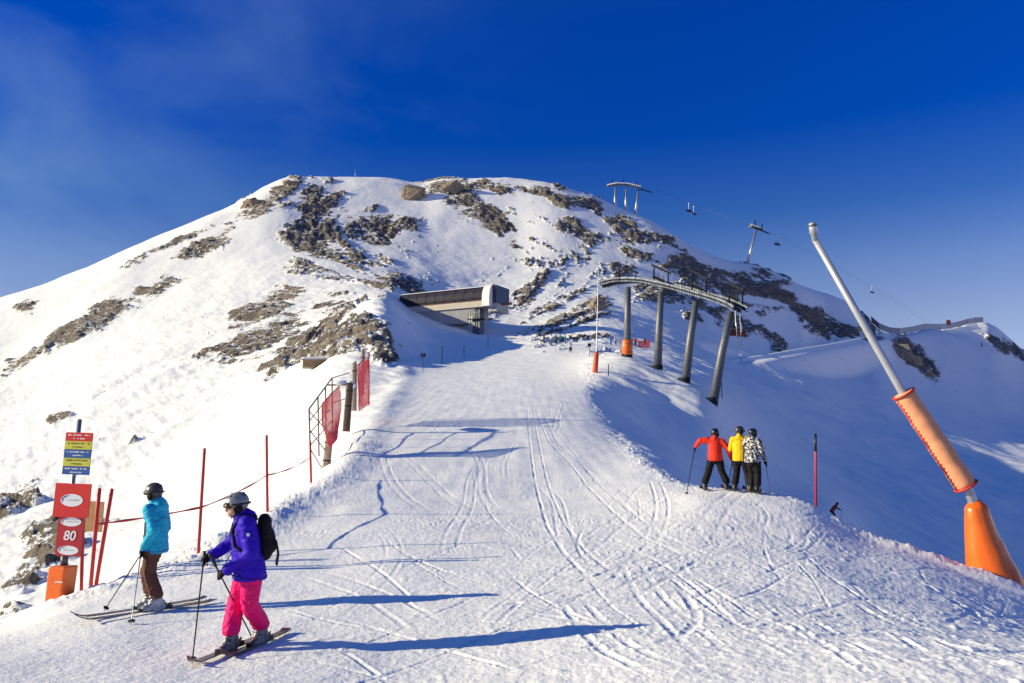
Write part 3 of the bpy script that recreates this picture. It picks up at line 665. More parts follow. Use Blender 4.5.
# ------------------------------------------------------------------ chairlift station on the slope
def station():
    A = at(398, 311, 204); B = at(487, 303, 190)         # axis of the hood at the height of its lower lip
    ax = (B - A); L = ax.length; ax.normalize(); dp = Vector((-ax.y, ax.x, 0)).normalized(); up = Vector((0, 0, 1))
    B = A + ax * L; g = B - ax * L * .3
    base = Vector((g.x, g.y, ground(g.x, g.y)))
    t = thing("lift_station", "long dark hooded chairlift station with cream band on the snowy slope", "building", base)
    def loft(prof, a0, a1, m, name, rise=0.0):
        mb = MB(); n = len(prof); vs = []
        for k in (a0, (a0 + a1) / 2, a1):
            for (y, z) in prof: vs.append(A + ax * k * L + dp * y + up * z)
        fs = [(i * n + j, i * n + (j + 1) % n, (i + 1) * n + (j + 1) % n, (i + 1) * n + j) for i in range(2) for j in range(n)]
        fs += [tuple(range(n))[::-1], tuple(2 * n + j for j in range(n))]
        mb.add(vs, fs); return mb.build(name, m, t)
    D = 7.5
    hood = loft([(0, .95), (-.15, 1.6), (.1, 2.9), (.7, 3.9), (1.6, 4.5), (3, 4.75), (4.5, 4.75), (6, 4.5), (7, 3.7), (D, 2.4), (D, .95)], 0, 1.0, M['hood'], "hood")
    loft([(-.02, .70), (-.17, .93), (D + .1, .93), (D, .70)], .0, .995, M['rust'], "trim_band")
    loft([(.15, -.75), (-.10, .68), (D, .68), (D - .3, -.75)], .0, .99, M['cream'], "cream_band")
    loft([(1.9, -4.2), (.6, -.78), (D - .7, -.78), (D - 1.6, -4.2)], .02, .86, M['concrete'], "underside")
    loft([(.9, 4.30), (1.6, 4.62), (3, 4.95), (4.6, 4.98), (6, 4.7), (6, 4.45), (3, 4.72)], .0, .97, M['snow'], "snow_cover")
    for q in range(1, 9):        # cladding joints
        mb = MB(); c = A + ax * L * (q / 9.3); mb.bar(c + dp * -.19 + up * 1.0, c + dp * .06 + up * 2.9, .10, .05, ax); mb.bar(c + dp * .06 + up * 2.9, c + dp * .72 + up * 3.95, .10, .05, ax); mb.build("panel_joint", M['dark_steel'], hood)
    # curved white end fin and the glazed end
    mb = MB(); fin = [(-.30, -.7), (-.42, .6), (-.35, 1.8), (-.1, 3.2), (.6, 4.3), (1.6, 4.95), (2.4, 5.05), (2.4, 4.0), (1.7, 3.2), (1.4, 1.8), (1.3, .4), (1.3, -.7)]
    n = len(fin); vs = [A + ax * (L * k) + dp * y + up * z for k in (.955, 1.03) for (y, z) in fin]
    mb.add(vs, [tuple(range(n))[::-1], tuple(range(n, 2 * n))] + [(j, (j + 1) % n, n + (j + 1) % n, n + j) for j in range(n)]); mb.build("end_fin", M['white_paint'], t)
    mb = MB(); e = A + ax * L * 1.005
    mb.box(e + ax * .9 + dp * 4.2 + up * 2.4, ax * .9, dp * 3.0, up * 2.1); mb.build("cab_window", M['glass'], t)
    mb = MB(); mb.box(e + ax * .7 + dp * 3.9 - up * .9, ax * 1.2, dp * 2.8, up * 1.0); mb.build("end_wall", M['concrete'], t)
    mb = MB(); mb.box(e + ax * 2.6 + dp * 3.6 + up * .1, ax * 1.9, dp * .5, up * .25); mb.build("rail_arm", M['rust'], t)
    # supporting column with its platform
    c = A + ax * L * .86 + dp * 2.0; gz = ground(c.x, c.y)
    mb = MB(); top = A.z + ax.z * L * .86 - .8
    mb.box(Vector((c.x, c.y, (gz - 1 + top) / 2)), ax * 1.05, dp * 1.0, up * (top - gz + 1) / 2); mb.build("column", M['dull_steel'], t)
    mb = MB(); pz = gz + (top - gz) * .55
    mb.box(Vector((c.x, c.y, pz)) - dp * .8, ax * 1.9, dp * 1.1, up * .12)
    for k in (-1.8, 0, 1.8): mb.tube([Vector((c.x, c.y, pz)) - dp * 1.8 + ax * k, Vector((c.x, c.y, pz + 1.1)) - dp * 1.8 + ax * k], .05, 6)
    mb.tube([Vector((c.x, c.y, pz + 1.1)) - dp * 1.8 - ax * 1.8, Vector((c.x, c.y, pz + 1.1)) - dp * 1.8 + ax * 1.8], .05, 6); mb.build("platform", M['dark_steel'], t)
    mb = MB()
    for k in (-1.5, -.9): mb.tube([Vector((c.x, c.y, gz - .5)) - dp * 1.9 + ax * k, Vector((c.x, c.y, pz + 3.4)) - dp * 1.7 + ax * (k + .5)], .09, 6)
    mb.build("ladder", M['steel'], t)
    return t
station()

# ------------------------------------------------------------------ curved chairlift support on four pillars
def curved_support():
    tops = [at(628, 284, 103), at(661, 289, 96.5), at(696, 298, 90.5), at(731, 308, 85)]
    feet = [hit(627, 356, 60), hit(657, 368, 60), hit(684, 382, 60), hit(711, 395, 60)]
    feet = [on(at(627, 356, 104).x, 104), on(at(657, 368, 97).x, 97), on(at(684, 382, 91).x, 91), on(at(711, 395, 86).x, 86)]
    t = thing("curved_lift_support", "grey curved chairlift rail with rows of pale rollers on four leaning pillars", "lift support", feet[0])
    for p, q in zip(feet, tops):
        mb = MB(); q = q - Vector((0, 0, .4)); mb.tube([p - Vector((0, 0, 1.2)), p.lerp(q, .55), q], [.52, .44, .36], 20); o = mb.build("pillar", M['dull_steel'], t)
        mb = MB(); mb.tube([p + Vector((0, 0, -.4)), p + Vector((0, 0, .35))], .72, 18); mb.build("footing", M['dark_steel'], o)
    ctl = [at(603, 284, 107), at(614, 281, 105.5), at(628, 279.5, 103), at(645, 280, 99.5), at(661, 283, 96.5), at(678, 287, 93.5), at(696, 292, 90.5), at(714, 297, 87.6), at(731, 303, 85), at(740, 308, 83.8)]
    pa = np.array(ctl); s_ = np.r_[0, np.cumsum(np.linalg.norm(np.diff(pa, axis=0), axis=1))]; q = np.linspace(0, s_[-1], 60)
    path = [Vector((a, b, c)) for a, b, c in zip(*[pchip1(s_, pa[:, k], q) for k in range(3)])]
    def side(i):
        d = path[min(i + 1, 59)] - path[max(i - 1, 0)]; return Vector((d.y, -d.x, 0)).normalized()
    mb = MB()
    for o_, w, h, dz in ((0, .4, .36, -.35), (.75, .16, .22, -.1), (-.75, .16, .22, -.1)):
        for i in range(59): mb.bar(path[i] + side(i) * o_ + Vector((0, 0, dz)), path[i + 1] + side(i + 1) * o_ + Vector((0, 0, dz)), w, h)
    for i in range(0, 60, 4): mb.bar(path[i] - side(i) * .8 + Vector((0, 0, -.2)), path[i] + side(i) * .8 + Vector((0, 0, -.2)), .12, .12)
    mb.build("curved_beam", M['dark_steel'], t)
    q2 = np.linspace(0, s_[-1], 84); rp = [Vector((a, b, c)) for a, b, c in zip(*[pchip1(s_, pa[:, k], q2) for k in range(3)])]; rj = random.Random(4)
    for o_ in (.98, -.98):
        for dz, r_ in ((.12, .145), (-.30, .10)):
            mb = MB()
            for i, p in enumerate(rp):
                d = rp[min(i + 1, 83)] - rp[max(i - 1, 0)]; sd_ = Vector((d.y, -d.x, 0)).normalized(); r2 = r_ * rj.uniform(.7, 1.15)
                mb.tube([p + sd_ * (o_ - .10) + Vector((0, 0, dz)), p + sd_ * (o_ + .10) + Vector((0, 0, dz))], r2, 10)
            mb.build("roller_row", M['pale_roller'], t)
    for (x0, y0, x1, y1, d, yb) in ((617, 266, 638, 273, 103, 279), (652, 265, 670, 273, 97, 281), (690, 270, 708, 279, 91, 289), (727, 282, 744, 290, 85.5, 300)):
        mb = MB(); a, b = at(x0, y0, d), at(x1, y1, d - 1.5); mb.bar(a, b, .26, .26)
        for k in (.12, .9):
            c = a.lerp(b, k); e = at(x0 + (x1 - x0) * k, yb, d - 1.5 * k); mb.bar(c, e + Vector((0, 0, -.5)), .14, .14, (0, 1, 0))
        mb.build("gantry", M['dark_steel'], t)
        mb = MB(); c = a.lerp(b, .35); c.z = at(x0 + 6, yb, d).z + .15
        mb.box(c, (b - a) * .32, Vector((0, .5, 0)), Vector((0, 0, .06)))
        for k in (-.3, 0, .3): mb.tube([c + (b - a) * k, c + (b - a) * k + Vector((0, 0, .9))], .03, 5)
        mb.build("walkway", M['dark_steel'], t)
    mb = MB()
    for k in range(9): mb.tube([ctl[-1] + Vector((.1 * math.sin(k), -.1, -.3 * k)), ctl[-1] + Vector((.12 * math.sin(k + 2), -.1, -.3 * k - .26))], .08, 8)
    mb.build("hanging_rollers", M['pale_roller'], t)
    mb = MB(); p = tops[3]; 
    for k in (0, .45): mb.tube([p + Vector((.45 + k, -.2, .2)), p + Vector((.45 + k, -.2, -4.2))], .04, 5)
    for k in range(10): mb.tube([p + Vector((.45, -.2, -.42 * k)), p + Vector((.9, -.2, -.42 * k))], .03, 5)
    mb.build("ladder", M['steel'], t)
    return feet, tops
SUP_FEET, SUP_TOPS = curved_support()
# orange crash mat round the first pillar
p = SUP_FEET[0]; q = SUP_TOPS[0]; d_ = (q - p).normalized(); c0 = p + d_ * .1
mb = MB(); mb.tube([c0, c0 + d_ * .15, c0 + d_ * 1.0, c0 + d_ * 1.95, c0 + d_ * 2.05], [.62, .70, .72, .70, .62], 20)
t = thing("crash_mat", "bright orange crash mat wrapped round the leftmost lift pillar", "crash mat", c0); mb.build("padding", M['orange'], t)
for k in (.45, 1.55):
    mb = MB(); mb.tube([c0 + d_ * k, c0 + d_ * (k + .07)], .735, 20); mb.build("strap", M['rust'], t)

# ------------------------------------------------------------------ chairs and far towers
def chair(hang, label, s_=1.0, m='dark_steel', seats='charcoal', yaw=0.0):
    t = thing("chairlift_chair", label, "chairlift chair", hang, "chairs hanging from the lift"); a = Vector((math.cos(yaw), math.sin(yaw), 0)); b = Vector((-a.y, a.x, 0)); u = Vector((0, 0, 1))
    mb = MB(); mb.tube([hang, hang - u * .3 * s_ + b * .25 * s_, hang - u * 2.0 * s_ + b * .3 * s_, hang - u * 2.2 * s_], .07 * s_, 7); mb.build("hanger", M['steel'], t)
    mb = MB(); mb.box(hang, a * .30 * s_, b * .10 * s_, u * .14 * s_); mb.build("grip", M['white_paint'], t)
    c = hang - u * 3.2 * s_; w = 1.25 * s_
    mb = MB(); mb.box(c - b * .1 * s_, a * w, b * .28 * s_, u * .06 * s_); mb.build("seat", M[seats], t)
    mb = MB(); mb.box(c + b * .25 * s_ + u * .36 * s_, a * w, b * .05 * s_, u * .34 * s_); mb.build("backrest", M[seats], t)
    mb = MB()
    for k in (-1, 1): mb.tube([hang - u * 2.2 * s_, c + a * w * k * .96 + u * .95 * s_, c + a * w * k * 1.02 + b * .28 * s_ + u * .3 * s_, c + a * w * k * 1.02 - u * .02 * s_, c + a * w * k * 1.02 - b * .4 * s_], .045 * s_, 6)
    mb.tube([c - a * w - b * .5 * s_ + u * .42 * s_, c + a * w - b * .5 * s_ + u * .42 * s_], .04 * s_, 6)
    for k in (-.5, .5): mb.tube([c + a * w * k - b * .5 * s_ + u * .42 * s_, c + a * w * k - b * .55 * s_ - u * .45 * s_], .03 * s_, 6)
    mb.build("frame", M[m], t); return t
chair(at(737, 308, 86), "dark red chair hanging below the right end of the curved rail", .95, 'dark_steel', 'rust_cloth', .5)
def far_tower(name, label, legs, beam, arms, group=None):
    base = legs[0][0]; t = thing(name, label, "lift tower", base, group)
    for p, q in legs:
        mb = MB(); mb.tube([p - (q - p).normalized() * 1.5, q], [.62, .42], 14); mb.build("leg", M['steel'], t)
    if beam:
        mb = MB()
        for a, b in zip(beam[:-1], beam[1:]): mb.bar(a, b, 1.4, .5)
        mb.build("beam", M['dull_steel'], t)
        for o_ in (-.9, .9):
            mb = MB()
            for a, b in zip(beam[:-1], beam[1:]):
                for k in range(7):
                    c = a.lerp(b, (k + .5) / 7); mb.tube([c + Vector((0, o_ - .12, .42)), c + Vector((0, o_ + .12, .42))], .30, 8)
            mb.build("roller_row", M['white_paint'], t)
    for a, b in arms:
        mb = MB(); mb.bar(a, b, .45, .35); mb.build("arm", M['dark_steel'], t)
def DV(px, py, d): return at(px, py, d)
dq = 334
far_tower("lift_tower", "three legged lift tower with white roller beam on the ridge skyline", [(DV(615, 209, dq), DV(615.5, 188, dq)), (DV(625.5, 212, dq), DV(626.5, 188, dq)), (DV(635, 217, dq), DV(638.5, 189, dq))],
          [DV(607, 186.5, dq + 1), DV(616, 184.5, dq), DV(628, 185, dq), DV(641, 188, dq - 1)], [(DV(640, 189, dq), DV(652, 192.5, dq + 3)), (DV(612, 184, dq), DV(612.5, 179, dq)), (DV(623, 184, dq), DV(623.5, 179.5, dq)), (DV(636.5, 187, dq), DV(637, 181, dq))], "lift towers on the skyline")
dt = 322
far_tower("lift_tower", "single slanting lift tower with crossarm on the right shoulder", [(DV(746.5, 268, dt), DV(756.5, 228, dt))], [DV(750, 226, dt - 3), DV(756, 228, dt), DV(762, 230, dt + 3)],
          [(DV(749, 225.5, dt - 3), DV(769, 233.5, dt + 4)), (DV(755.5, 228, dt), DV(755, 220, dt)), (DV(761, 231, dt), DV(762.5, 224, dt))], "lift towers on the skyline")
chair(at(689, 203.5, 333), "upper left chair of the pair in the sky by the three legged tower", 1.15, 'dark_steel', 'charcoal', .6)
chair(at(694, 206.5, 345), "lower right chair of the pair in the sky by the three legged tower", 1.15, 'steel', 'charcoal', .6)
chair(at(777, 236, 322), "dark chair in the sky just right of the single slanting tower", 1.2, 'dark_steel', 'black', .6)
chair(at(872, 286.5, 322), "small dark chair alone in the pale sky right of the white lance", .85, 'dark_steel', 'black', .6)
def rope(pts, label, r=.022):
    pa = np.array([tuple(p) for p in pts]); s_ = np.r_[0, np.cumsum(np.linalg.norm(np.diff(pa, axis=0), axis=1))]; q = np.linspace(0, s_[-1], 40)
    mb = MB(); mb.tube([Vector(v) for v in zip(*[pchip1(s_, pa[:, k], q) for k in range(3)])], r, 5)
    tag(mb.build("lift_cable", M['dull_steel'], None, pts[0]), label, "cable", "haul ropes of the chairlift")
rope([at(607, 186, 335), at(640, 187.5, 333), at(689, 203.3, 333), at(750, 225.5, 319), at(777, 235.8, 322), at(830, 262, 322), at(872, 286.2, 322), at(925, 318, 335), at(960, 340, 350)], "thin near haul rope running down the sky past the single tower")
rope([at(607, 185.5, 340), at(641, 187, 340), at(694, 206.2, 345), at(763, 230, 330), at(830, 264, 335), at(925, 321, 350), at(960, 343, 362)], "thin far haul rope behind the near one in the sky")

# ------------------------------------------------------------------ people
UP = Vector((0, 0, 1))
DEF = dict(pelvis=(0, 0, .95), chest=(.03, 0, 1.27), neck=(.04, 0, 1.46), head=(.07, 0, 1.61),
           shL=(.02, .17, 1.40), elL=(.10, .26, 1.14), haL=(.33, .20, 1.02), shR=(.02, -.17, 1.40), elR=(.10, -.26, 1.14), haR=(.33, -.20, 1.02),
           hipL=(0, .09, .90), knL=(.08, .12, .52), anL=(0, .13, .17), hipR=(0, -.09, .90), knR=(.08, -.12, .52), anR=(0, -.13, .17))
def person(label, foot, F, J=None, face=None, ski=None, jacket='red_cloth', trousers='charcoal', helmet='helmet_black', glove='black', boot='boot', vox=.014, scale=1.0, group=None,
           panel=None, hood=True, goggles=True, jacket_hem=.82, bulk=1.0, poles=None, skis=None, ski_mat='ski_dark', hip_w=1.0):
    F = Vector(F).normalized(); L_ = Vector((-F.y, F.x, 0)); face = Vector(face).normalized() if face else F; FL = Vector((-face.y, face.x, 0)).normalized()
    SK = Vector(ski).normalized() if ski else F; SL_ = Vector((-SK.y, SK.x, 0))
    j = dict(DEF); j.update(J or {})
    foot = Vector(foot)
    def T(k):
        f, l, u = j[k] if isinstance(k, str) else k
        return foot + (F * f + L_ * l + UP * u) * scale
    k = scale
    P = {n: T(n) for n in j}
    for s_ in 'LR':       # feet on the ground
        a = P['an' + s_]; a.z = ground(a.x, a.y) + .19 * k
    t = thing("person", label, "person", foot, group)
    detail = vox < .03
    # ---- body
    mb = MB(); fl = (F, .68)
    mb.capsule(P['pelvis'], .13 * k, P['chest'], .14 * k, flat=fl); mb.capsule(P['chest'], .10 * k, P['neck'], .058 * k)
    mb.capsule(P['neck'], .055 * k, P['head'] - UP * .03 * k, .058 * k)
    mb.ellipsoid(P['head'], face * .098 * k, FL * .077 * k, UP * .118 * k); mb.capsule(P['head'] + face * .055 * k - UP * .075 * k, .042 * k, P['head'] + face * .03 * k - UP * .04 * k, .06 * k)
    if detail:
        mb.capsule(P['head'] + face * .098 * k + UP * .005 * k, .010 * k, P['head'] + face * .116 * k - UP * .032 * k, .015 * k)
        for e in (-1, 1): mb.ellipsoid(P['head'] + FL * e * .078 * k - UP * .01 * k, face * .022 * k, FL * .010 * k, UP * .032 * k, 10, 8)
        mb.capsule(P['head'] + face * .093 * k - UP * .062 * k - FL * .018 * k, .010 * k, P['head'] + face * .093 * k - UP * .062 * k + FL * .018 * k, .010 * k)
    for s_ in 'LR':
        mb.capsule(P['chest'] + UP * .06 * k, .07 * k, P['sh' + s_], .06 * k); mb.capsule(P['sh' + s_], .052 * k, P['el' + s_], .042 * k); mb.capsule(P['el' + s_], .040 * k, P['ha' + s_], .028 * k)
        mb.capsule(P['pelvis'], .10 * k, P['hip' + s_], .09 * k); mb.capsule(P['hip' + s_], .085 * k, P['kn' + s_], .058 * k); mb.capsule(P['kn' + s_], .056 * k, P['an' + s_], .042 * k)
        mb.capsule(P['an' + s_] - UP * .10 * k - SK * .04 * k, .04 * k, P['an' + s_] - UP * .11 * k + SK * .14 * k, .03 * k); mb.capsule(P['an' + s_], .042 * k, P['an' + s_] - UP * .10 * k, .04 * k)
        d = (P['ha' + s_] - P['el' + s_]).normalized(); mb.ellipsoid(P['ha' + s_] + d * .045 * k, d * .05 * k, FL * .035 * k, UP * .03 * k, 10, 8)
    mouth = P['head'] + face * .103 * k - UP * .062 * k
    finish(mb, "body", [M['skin'], M['lips']], t, max(vox * .75, .009), 2, picker=(lambda c: 1 if (c - mouth).length < .022 * k else 0) if detail else None)
    # ---- trousers
    mb = MB(); b_ = bulk
    mb.capsule(P['pelvis'] + UP * .02, .158 * k * hip_w, P['pelvis'] - UP * .06 * k, .155 * k * hip_w, flat=(F, .80))
    for s_ in 'LR':
        mb.capsule(P['hip' + s_], .112 * k * b_ * hip_w, P['kn' + s_], .088 * k * b_); mb.capsule(P['kn' + s_], .087 * k * b_, P['an' + s_] + UP * .05 * k, .092 * k * b_)
    fz = {s_: P['an' + s_].z + .0 * k for s_ in 'LR'}
    def cl(p):
        s_ = 'L' if (p - P['anL']).length < (p - P['anR']).length else 'R'
        if p.z > foot.z + (jacket_hem + .03) * k: p = Vector((p.x, p.y, foot.z + (jacket_hem + .03) * k))
        if p.z < fz[s_]: p = Vector((p.x, p.y, fz[s_]))
        return p
    finish(mb, "trousers", M[trousers], t, vox, 2, .011 * k if detail else 0, 11, cl, seed=1)
    # ---- jacket
    mb = MB()
    mb.capsule(T((j['pelvis'][0], j['pelvis'][1], jacket_hem + .035)), .200 * k * b_ * max(1, hip_w * .97), P['chest'], .182 * k * b_, flat=(F, .82)); mb.capsule(P['chest'], .16 * k * b_, P['neck'] - UP * .09 * k, .115 * k * b_, flat=(F, .8))
    mb.capsule(P['neck'] - UP * .06 * k, .088 * k, P['neck'] + UP * .035 * k + F * .012, .078 * k)
    for s_ in 'LR':
        mb.capsule(P['chest'] + UP * .07 * k, .10 * k * b_, P['sh' + s_], .088 * k * b_); mb.capsule(P['sh' + s_], .088 * k * b_, P['el' + s_], .070 * k * b_); mb.capsule(P['el' + s_], .068 * k * b_, P['ha' + s_], .052 * k * b_)
    if hood: mb.capsule(P['neck'] - F * .085 * k - UP * .035 * k - L_ * .075 * k, .06 * k, P['neck'] - F * .085 * k - UP * .035 * k + L_ * .075 * k, .06 * k); mb.capsule(P['neck'] - F * .07 * k - UP * .01 * k, .09 * k, P['neck'] - F * .05 * k + UP * .02 * k, .085 * k)
    hz = foot.z + jacket_hem * k
    def clj(p):
        q = p - T((j['pelvis'][0], j['pelvis'][1], 0)); inside = (q.dot(F) / .20) ** 2 + (q.dot(L_) / .235) ** 2 < k * k
        return Vector((p.x, p.y, hz)) if (p.z < hz and inside) else p
    pick = None
    if panel:
        pick = lambda c: 1 if panel((c - foot).dot(F) / k, (c - foot).dot(L_) / k, (c - foot).z / k) else 0
        jm = [M[jacket], M[panel.mat]]
    else: jm = M[jacket]
    jk = finish(mb, "jacket", jm, t, vox, 2, .012 * k if detail else 0, 10, clj, pick, seed=2)
    # ---- head gear
    H = P['head'] + UP * .035 * k; mb = MB()
    mb.ellipsoid(H, face * .134 * k, FL * .110 * k, UP * .126 * k, 28, 22, (H - UP * .050 * k, UP * .90 - face * .40)); he = mb.build("helmet", M[helmet], t)
    mb = MB(); q = P['head'] - UP * .02 * k; mb.ellipsoid(q - face * .008 * k, face * .104 * k, FL * .088 * k, UP * .128 * k, 20, 14, (q - face * .028 * k, -face)); mb.build("hair", M['hair'], t)
    if detail:
        mb = MB(); mb.capsule(H + face * .06 * k + UP * .108 * k, .014 * k, H - face * .07 * k + UP * .102 * k, .014 * k, 10)
        for e in (-1, 1): mb.capsule(H + FL * e * .055 * k + face * .07 * k + UP * .085 * k, .012 * k, H + FL * e * .05 * k - face * .08 * k + UP * .08 * k, .012 * k, 10)
        mb.build("vent_ridge", M['plastic'], he)
        for e in (-1, 1):
            mb = MB(); mb.ellipsoid(P['head'] + FL * e * .088 * k - face * .015 * k - UP * .02 * k, face * .05 * k, FL * .024 * k, UP * .07 * k); mb.build("ear_pad", M['black'], he)
        mb = MB(); mb.tube([P['head'] + FL * .09 * k - UP * .07 * k, P['head'] + face * .055 * k - UP * .125 * k, P['head'] - FL * .09 * k - UP * .07 * k], .008 * k, 6); mb.build("chin_strap", M['plastic'], he)
    if goggles:
        mb = MB(); c = P['head'] + UP * .022 * k
        arc = [c + face * .112 * k * math.cos(R(a)) + FL * .096 * k * math.sin(R(a)) for a in range(-62, 63, 12)]
        mb.tube(arc, [.02 * k] + [.036 * k] * (len(arc) - 2) + [.02 * k], 10); gg = mb.build("goggles", M['plastic'], t)
        arc = [c + face * .123 * k * math.cos(R(a)) + FL * .105 * k * math.sin(R(a)) for a in range(-55, 56, 11)]
        mb = MB(); mb.tube(arc, [.016 * k] + [.029 * k] * (len(arc) - 2) + [.016 * k], 10); mb.build("lens", M['lens'], gg)
        if detail:
            mb = MB(); arc = [H - UP * .012 * k + face * .144 * k * math.cos(R(a)) + FL * .118 * k * math.sin(R(a)) for a in range(60, 301, 15)]
            mb.tube(arc, .013 * k, 6); mb.build("strap", M['plastic'], gg)
    # ---- gloves, boots
    for s_ in 'LR':
        d = (P['ha' + s_] - P['el' + s_]).normalized(); w = P['ha' + s_]; a = d.cross(UP).normalized(); inn = a if s_ == 'L' else -a   # towards the body midline
        mb = MB(); mb.capsule(w - d * .06 * k, .050 * k, w + d * .01 * k, .046 * k); pc = w + d * .055 * k
        mb.ellipsoid(pc, d * .062 * k, inn * .034 * k, UP * .050 * k, 14, 10)
        if detail:
            for q in range(4):       # four fingers closed round the grip, unequal, with two bends
                r0 = pc + d * .045 * k + UP * (.036 - .024 * q) * k; ln = (.052, .058, .054, .044)[q] * k
                a1 = r0 + d * ln * .55 + inn * ln * .35; a2 = a1 - d * ln * .10 + inn * ln * .62; a3 = a2 - d * ln * .55 + inn * ln * .10
                mb.capsule(r0, .0165 * k, a1, .0155 * k, 8); mb.capsule(a1, .0155 * k, a2, .0145 * k, 8); mb.capsule(a2, .0145 * k, a3, .013 * k, 8)
            th = pc - d * .01 * k + UP * .035 * k + inn * .02 * k
            mb.capsule(th, .019 * k, th + d * .035 * k + UP * .022 * k + inn * .03 * k, .016 * k, 8); mb.capsule(th + d * .035 * k + UP * .022 * k + inn * .03 * k, .016 * k, th + d * .062 * k + UP * .006 * k + inn * .045 * k, .014 * k, 8)
        finish(mb, "glove", M[glove], t, .008 if detail else vox, 1)
        a = P['an' + s_]; mb = MB(); z0 = a - UP * .135 * k
        mb.capsule(z0 - SK * .09 * k, .055 * k, z0 + SK * .15 * k, .050 * k); mb.capsule(z0 - SK * .05 * k + UP * .05 * k, .068 * k, a + UP * .06 * k + SK * .01 * k, .064 * k); mb.capsule(z0 + SK * .06 * k + UP * .035 * k, .058 * k, a, .06 * k)
        bo = finish(mb, "boot", M[boot], t, min(vox, .012) if detail else vox, 1)
        if detail:
            mb = MB()
            for (f_, u_, wd) in ((.10, -.075, .066), (.055, -.03, .072), (.045, .02, .074)):
                mb.tube([a + SK * f_ * k + UP * u_ * k - SL_ * wd * k, a + SK * (f_ + .045) * k + UP * (u_ + .01) * k, a + SK * f_ * k + UP * u_ * k + SL_ * wd * k], .008 * k, 6)
            mb.build("buckle", M['steel'], bo)
    return dict(root=t, P=P, T=T, F=F, L=L_, SK=SK, SL=SL_, k=k, jacket=jk)
def ski(centre, d, length, label, m='ski_dark', back=.44, width=.042, bind=True, group="skis on the snow"):
    """one ski lying on the snow, bent up at the tip"""
    d = Vector((d[0], d[1], 0)).normalized(); s_ = Vector((-d.y, d.x, 0)); c = Vector(centre)
    a, b = c - d * length * back, c + d * length * (1 - back); n = 26
    za = max(ground(*(c - d * length * back * q).xy) for q in (.35, .7, 1)); zb = max(ground(*(c + d * length * (1 - back) * q).xy) for q in (.3, .6, .9)); zc = ground(c.x, c.y)
    mb = MB(); vs = []
    for i in range(n + 1):
        u = i / n; p = a.lerp(b, u); x = u - back
        base = zc + (zb - zc) * x / (1 - back) if x > 0 else zc + (za - zc) * (-x) / back
        z = base + .028 + .085 * max(0, (u - .86) / .14) ** 2 + .02 * max(0, (.05 - u) / .05)
        w = width * (1 + .28 * (2 * u - 1) ** 2) * (1 if u < .88 else math.sqrt(max(.02, 1 - ((u - .88) / .122) ** 2)))
        for (q, h) in ((-1, 0), (1, 0), (1, .012), (-1, .012)): vs.append(Vector((p.x, p.y, z + h)) + s_ * w * q)
    fs = [(i * 4 + k, i * 4 + (k + 1) % 4, i * 4 + 4 + (k + 1) % 4, i * 4 + 4 + k) for i in range(n) for k in range(4)] + [(0, 1, 2, 3), (n * 4 + 3, n * 4 + 2, n * 4 + 1, n * 4)]
    t = thing("ski", label, "ski", (c.x, c.y, zc), group); mb.add(vs, fs); mb.build("ski_blade", M[m], t)
    if bind:
        mb = MB(); q = Vector((c.x, c.y, zc + .048)); mb.box(q + d * .17, d * .05, s_ * .032, UP * .022); mb.build("toe_binding", M['plastic'], t); mb = MB(); mb.box(q - d * .15, d * .06, s_ * .034, UP * .026); mb.tube([q - d * .12, q - d * .2 + UP * .05], .012, 6); mb.build("heel_binding", M['plastic'], t)
def pole(grip, tip, label, r=.0085, m='dark_steel', group="ski poles"):
    grip, tip = Vector(grip), Vector(tip); d = (grip - tip).normalized(); t = thing("ski_pole", label, "ski pole", tip, group)
    mb = MB(); mb.tube([tip, tip + d * .05, grip], [r * .4, r * .8, r], 8); mb.build("shaft", M[m], t)
    mb = MB(); mb.tube([grip - d * .12, grip - d * .10, grip + d * .03, grip + d * .045], [.012, .017, .017, .021], 10); mb.build("grip", M['plastic'], t)
    mb = MB(); mb.tube([tip + d * .055, tip + d * .065], [.045, .03], 12); mb.build("basket", M['plastic'], t)
    mb = MB(); s_ = d.orthogonal().normalized(); mb.tube([grip + d * .03, grip + s_ * .05 - d * .03, grip + s_ * .05 - d * .10, grip - d * .06], .006, 6); mb.build("wrist_strap", M['black'], t)

# --- woman in pink trousers, nearest skier
foot = hit(244, 650, 6)
Fp = Vector((-.93, -.37, 0)); Lp = Vector((.37, -.93, 0))
def local(foot, F, p):
    F = Vector(F).normalized(); q = Vector(p) - foot; L_ = Vector((-F.y, F.x, 0)); return (q.dot(F), q.dot(L_), q.z)
dq = foot.y
JP = dict(pelvis=(-.03, 0, .95), chest=(.04, 0, 1.26), neck=(.08, 0, 1.44), head=(.145, 0, 1.575), shL=(.04, .17, 1.39), shR=(.06, -.17, 1.39),
          elL=(-.02, .25, 1.08), haL=(.22, .14, .90), elR=(.16, -.27, 1.14), haR=(.38, -.20, 1.02),
          hipL=(-.04, .09, .88), knL=(-.03, .10, .50), anL=local(foot, Fp, hit(261, 645, 6)), hipR=(-.01, -.09, .88), knR=(.10, -.11, .50), anR=local(foot, Fp, hit(229, 652, 6)))
JP['anL'] = (JP['anL'][0], JP['anL'][1], .17); JP['anR'] = (JP['anR'][0], JP['anR'][1], .17)
SKP = Vector((-.24, -.97, 0))
w1 = person("person in violet jacket and hot pink trousers with grey helmet, nearest the camera", foot, Fp, JP, face=(-.95, -.32, -.12), ski=SKP, jacket='purple', trousers='pink', helmet='helmet', boot='boot', vox=.011, jacket_hem=.765, bulk=1.02, hip_w=1.08, scale=.935)
aL, aR = w1['P']['anL'], w1['P']['anR']
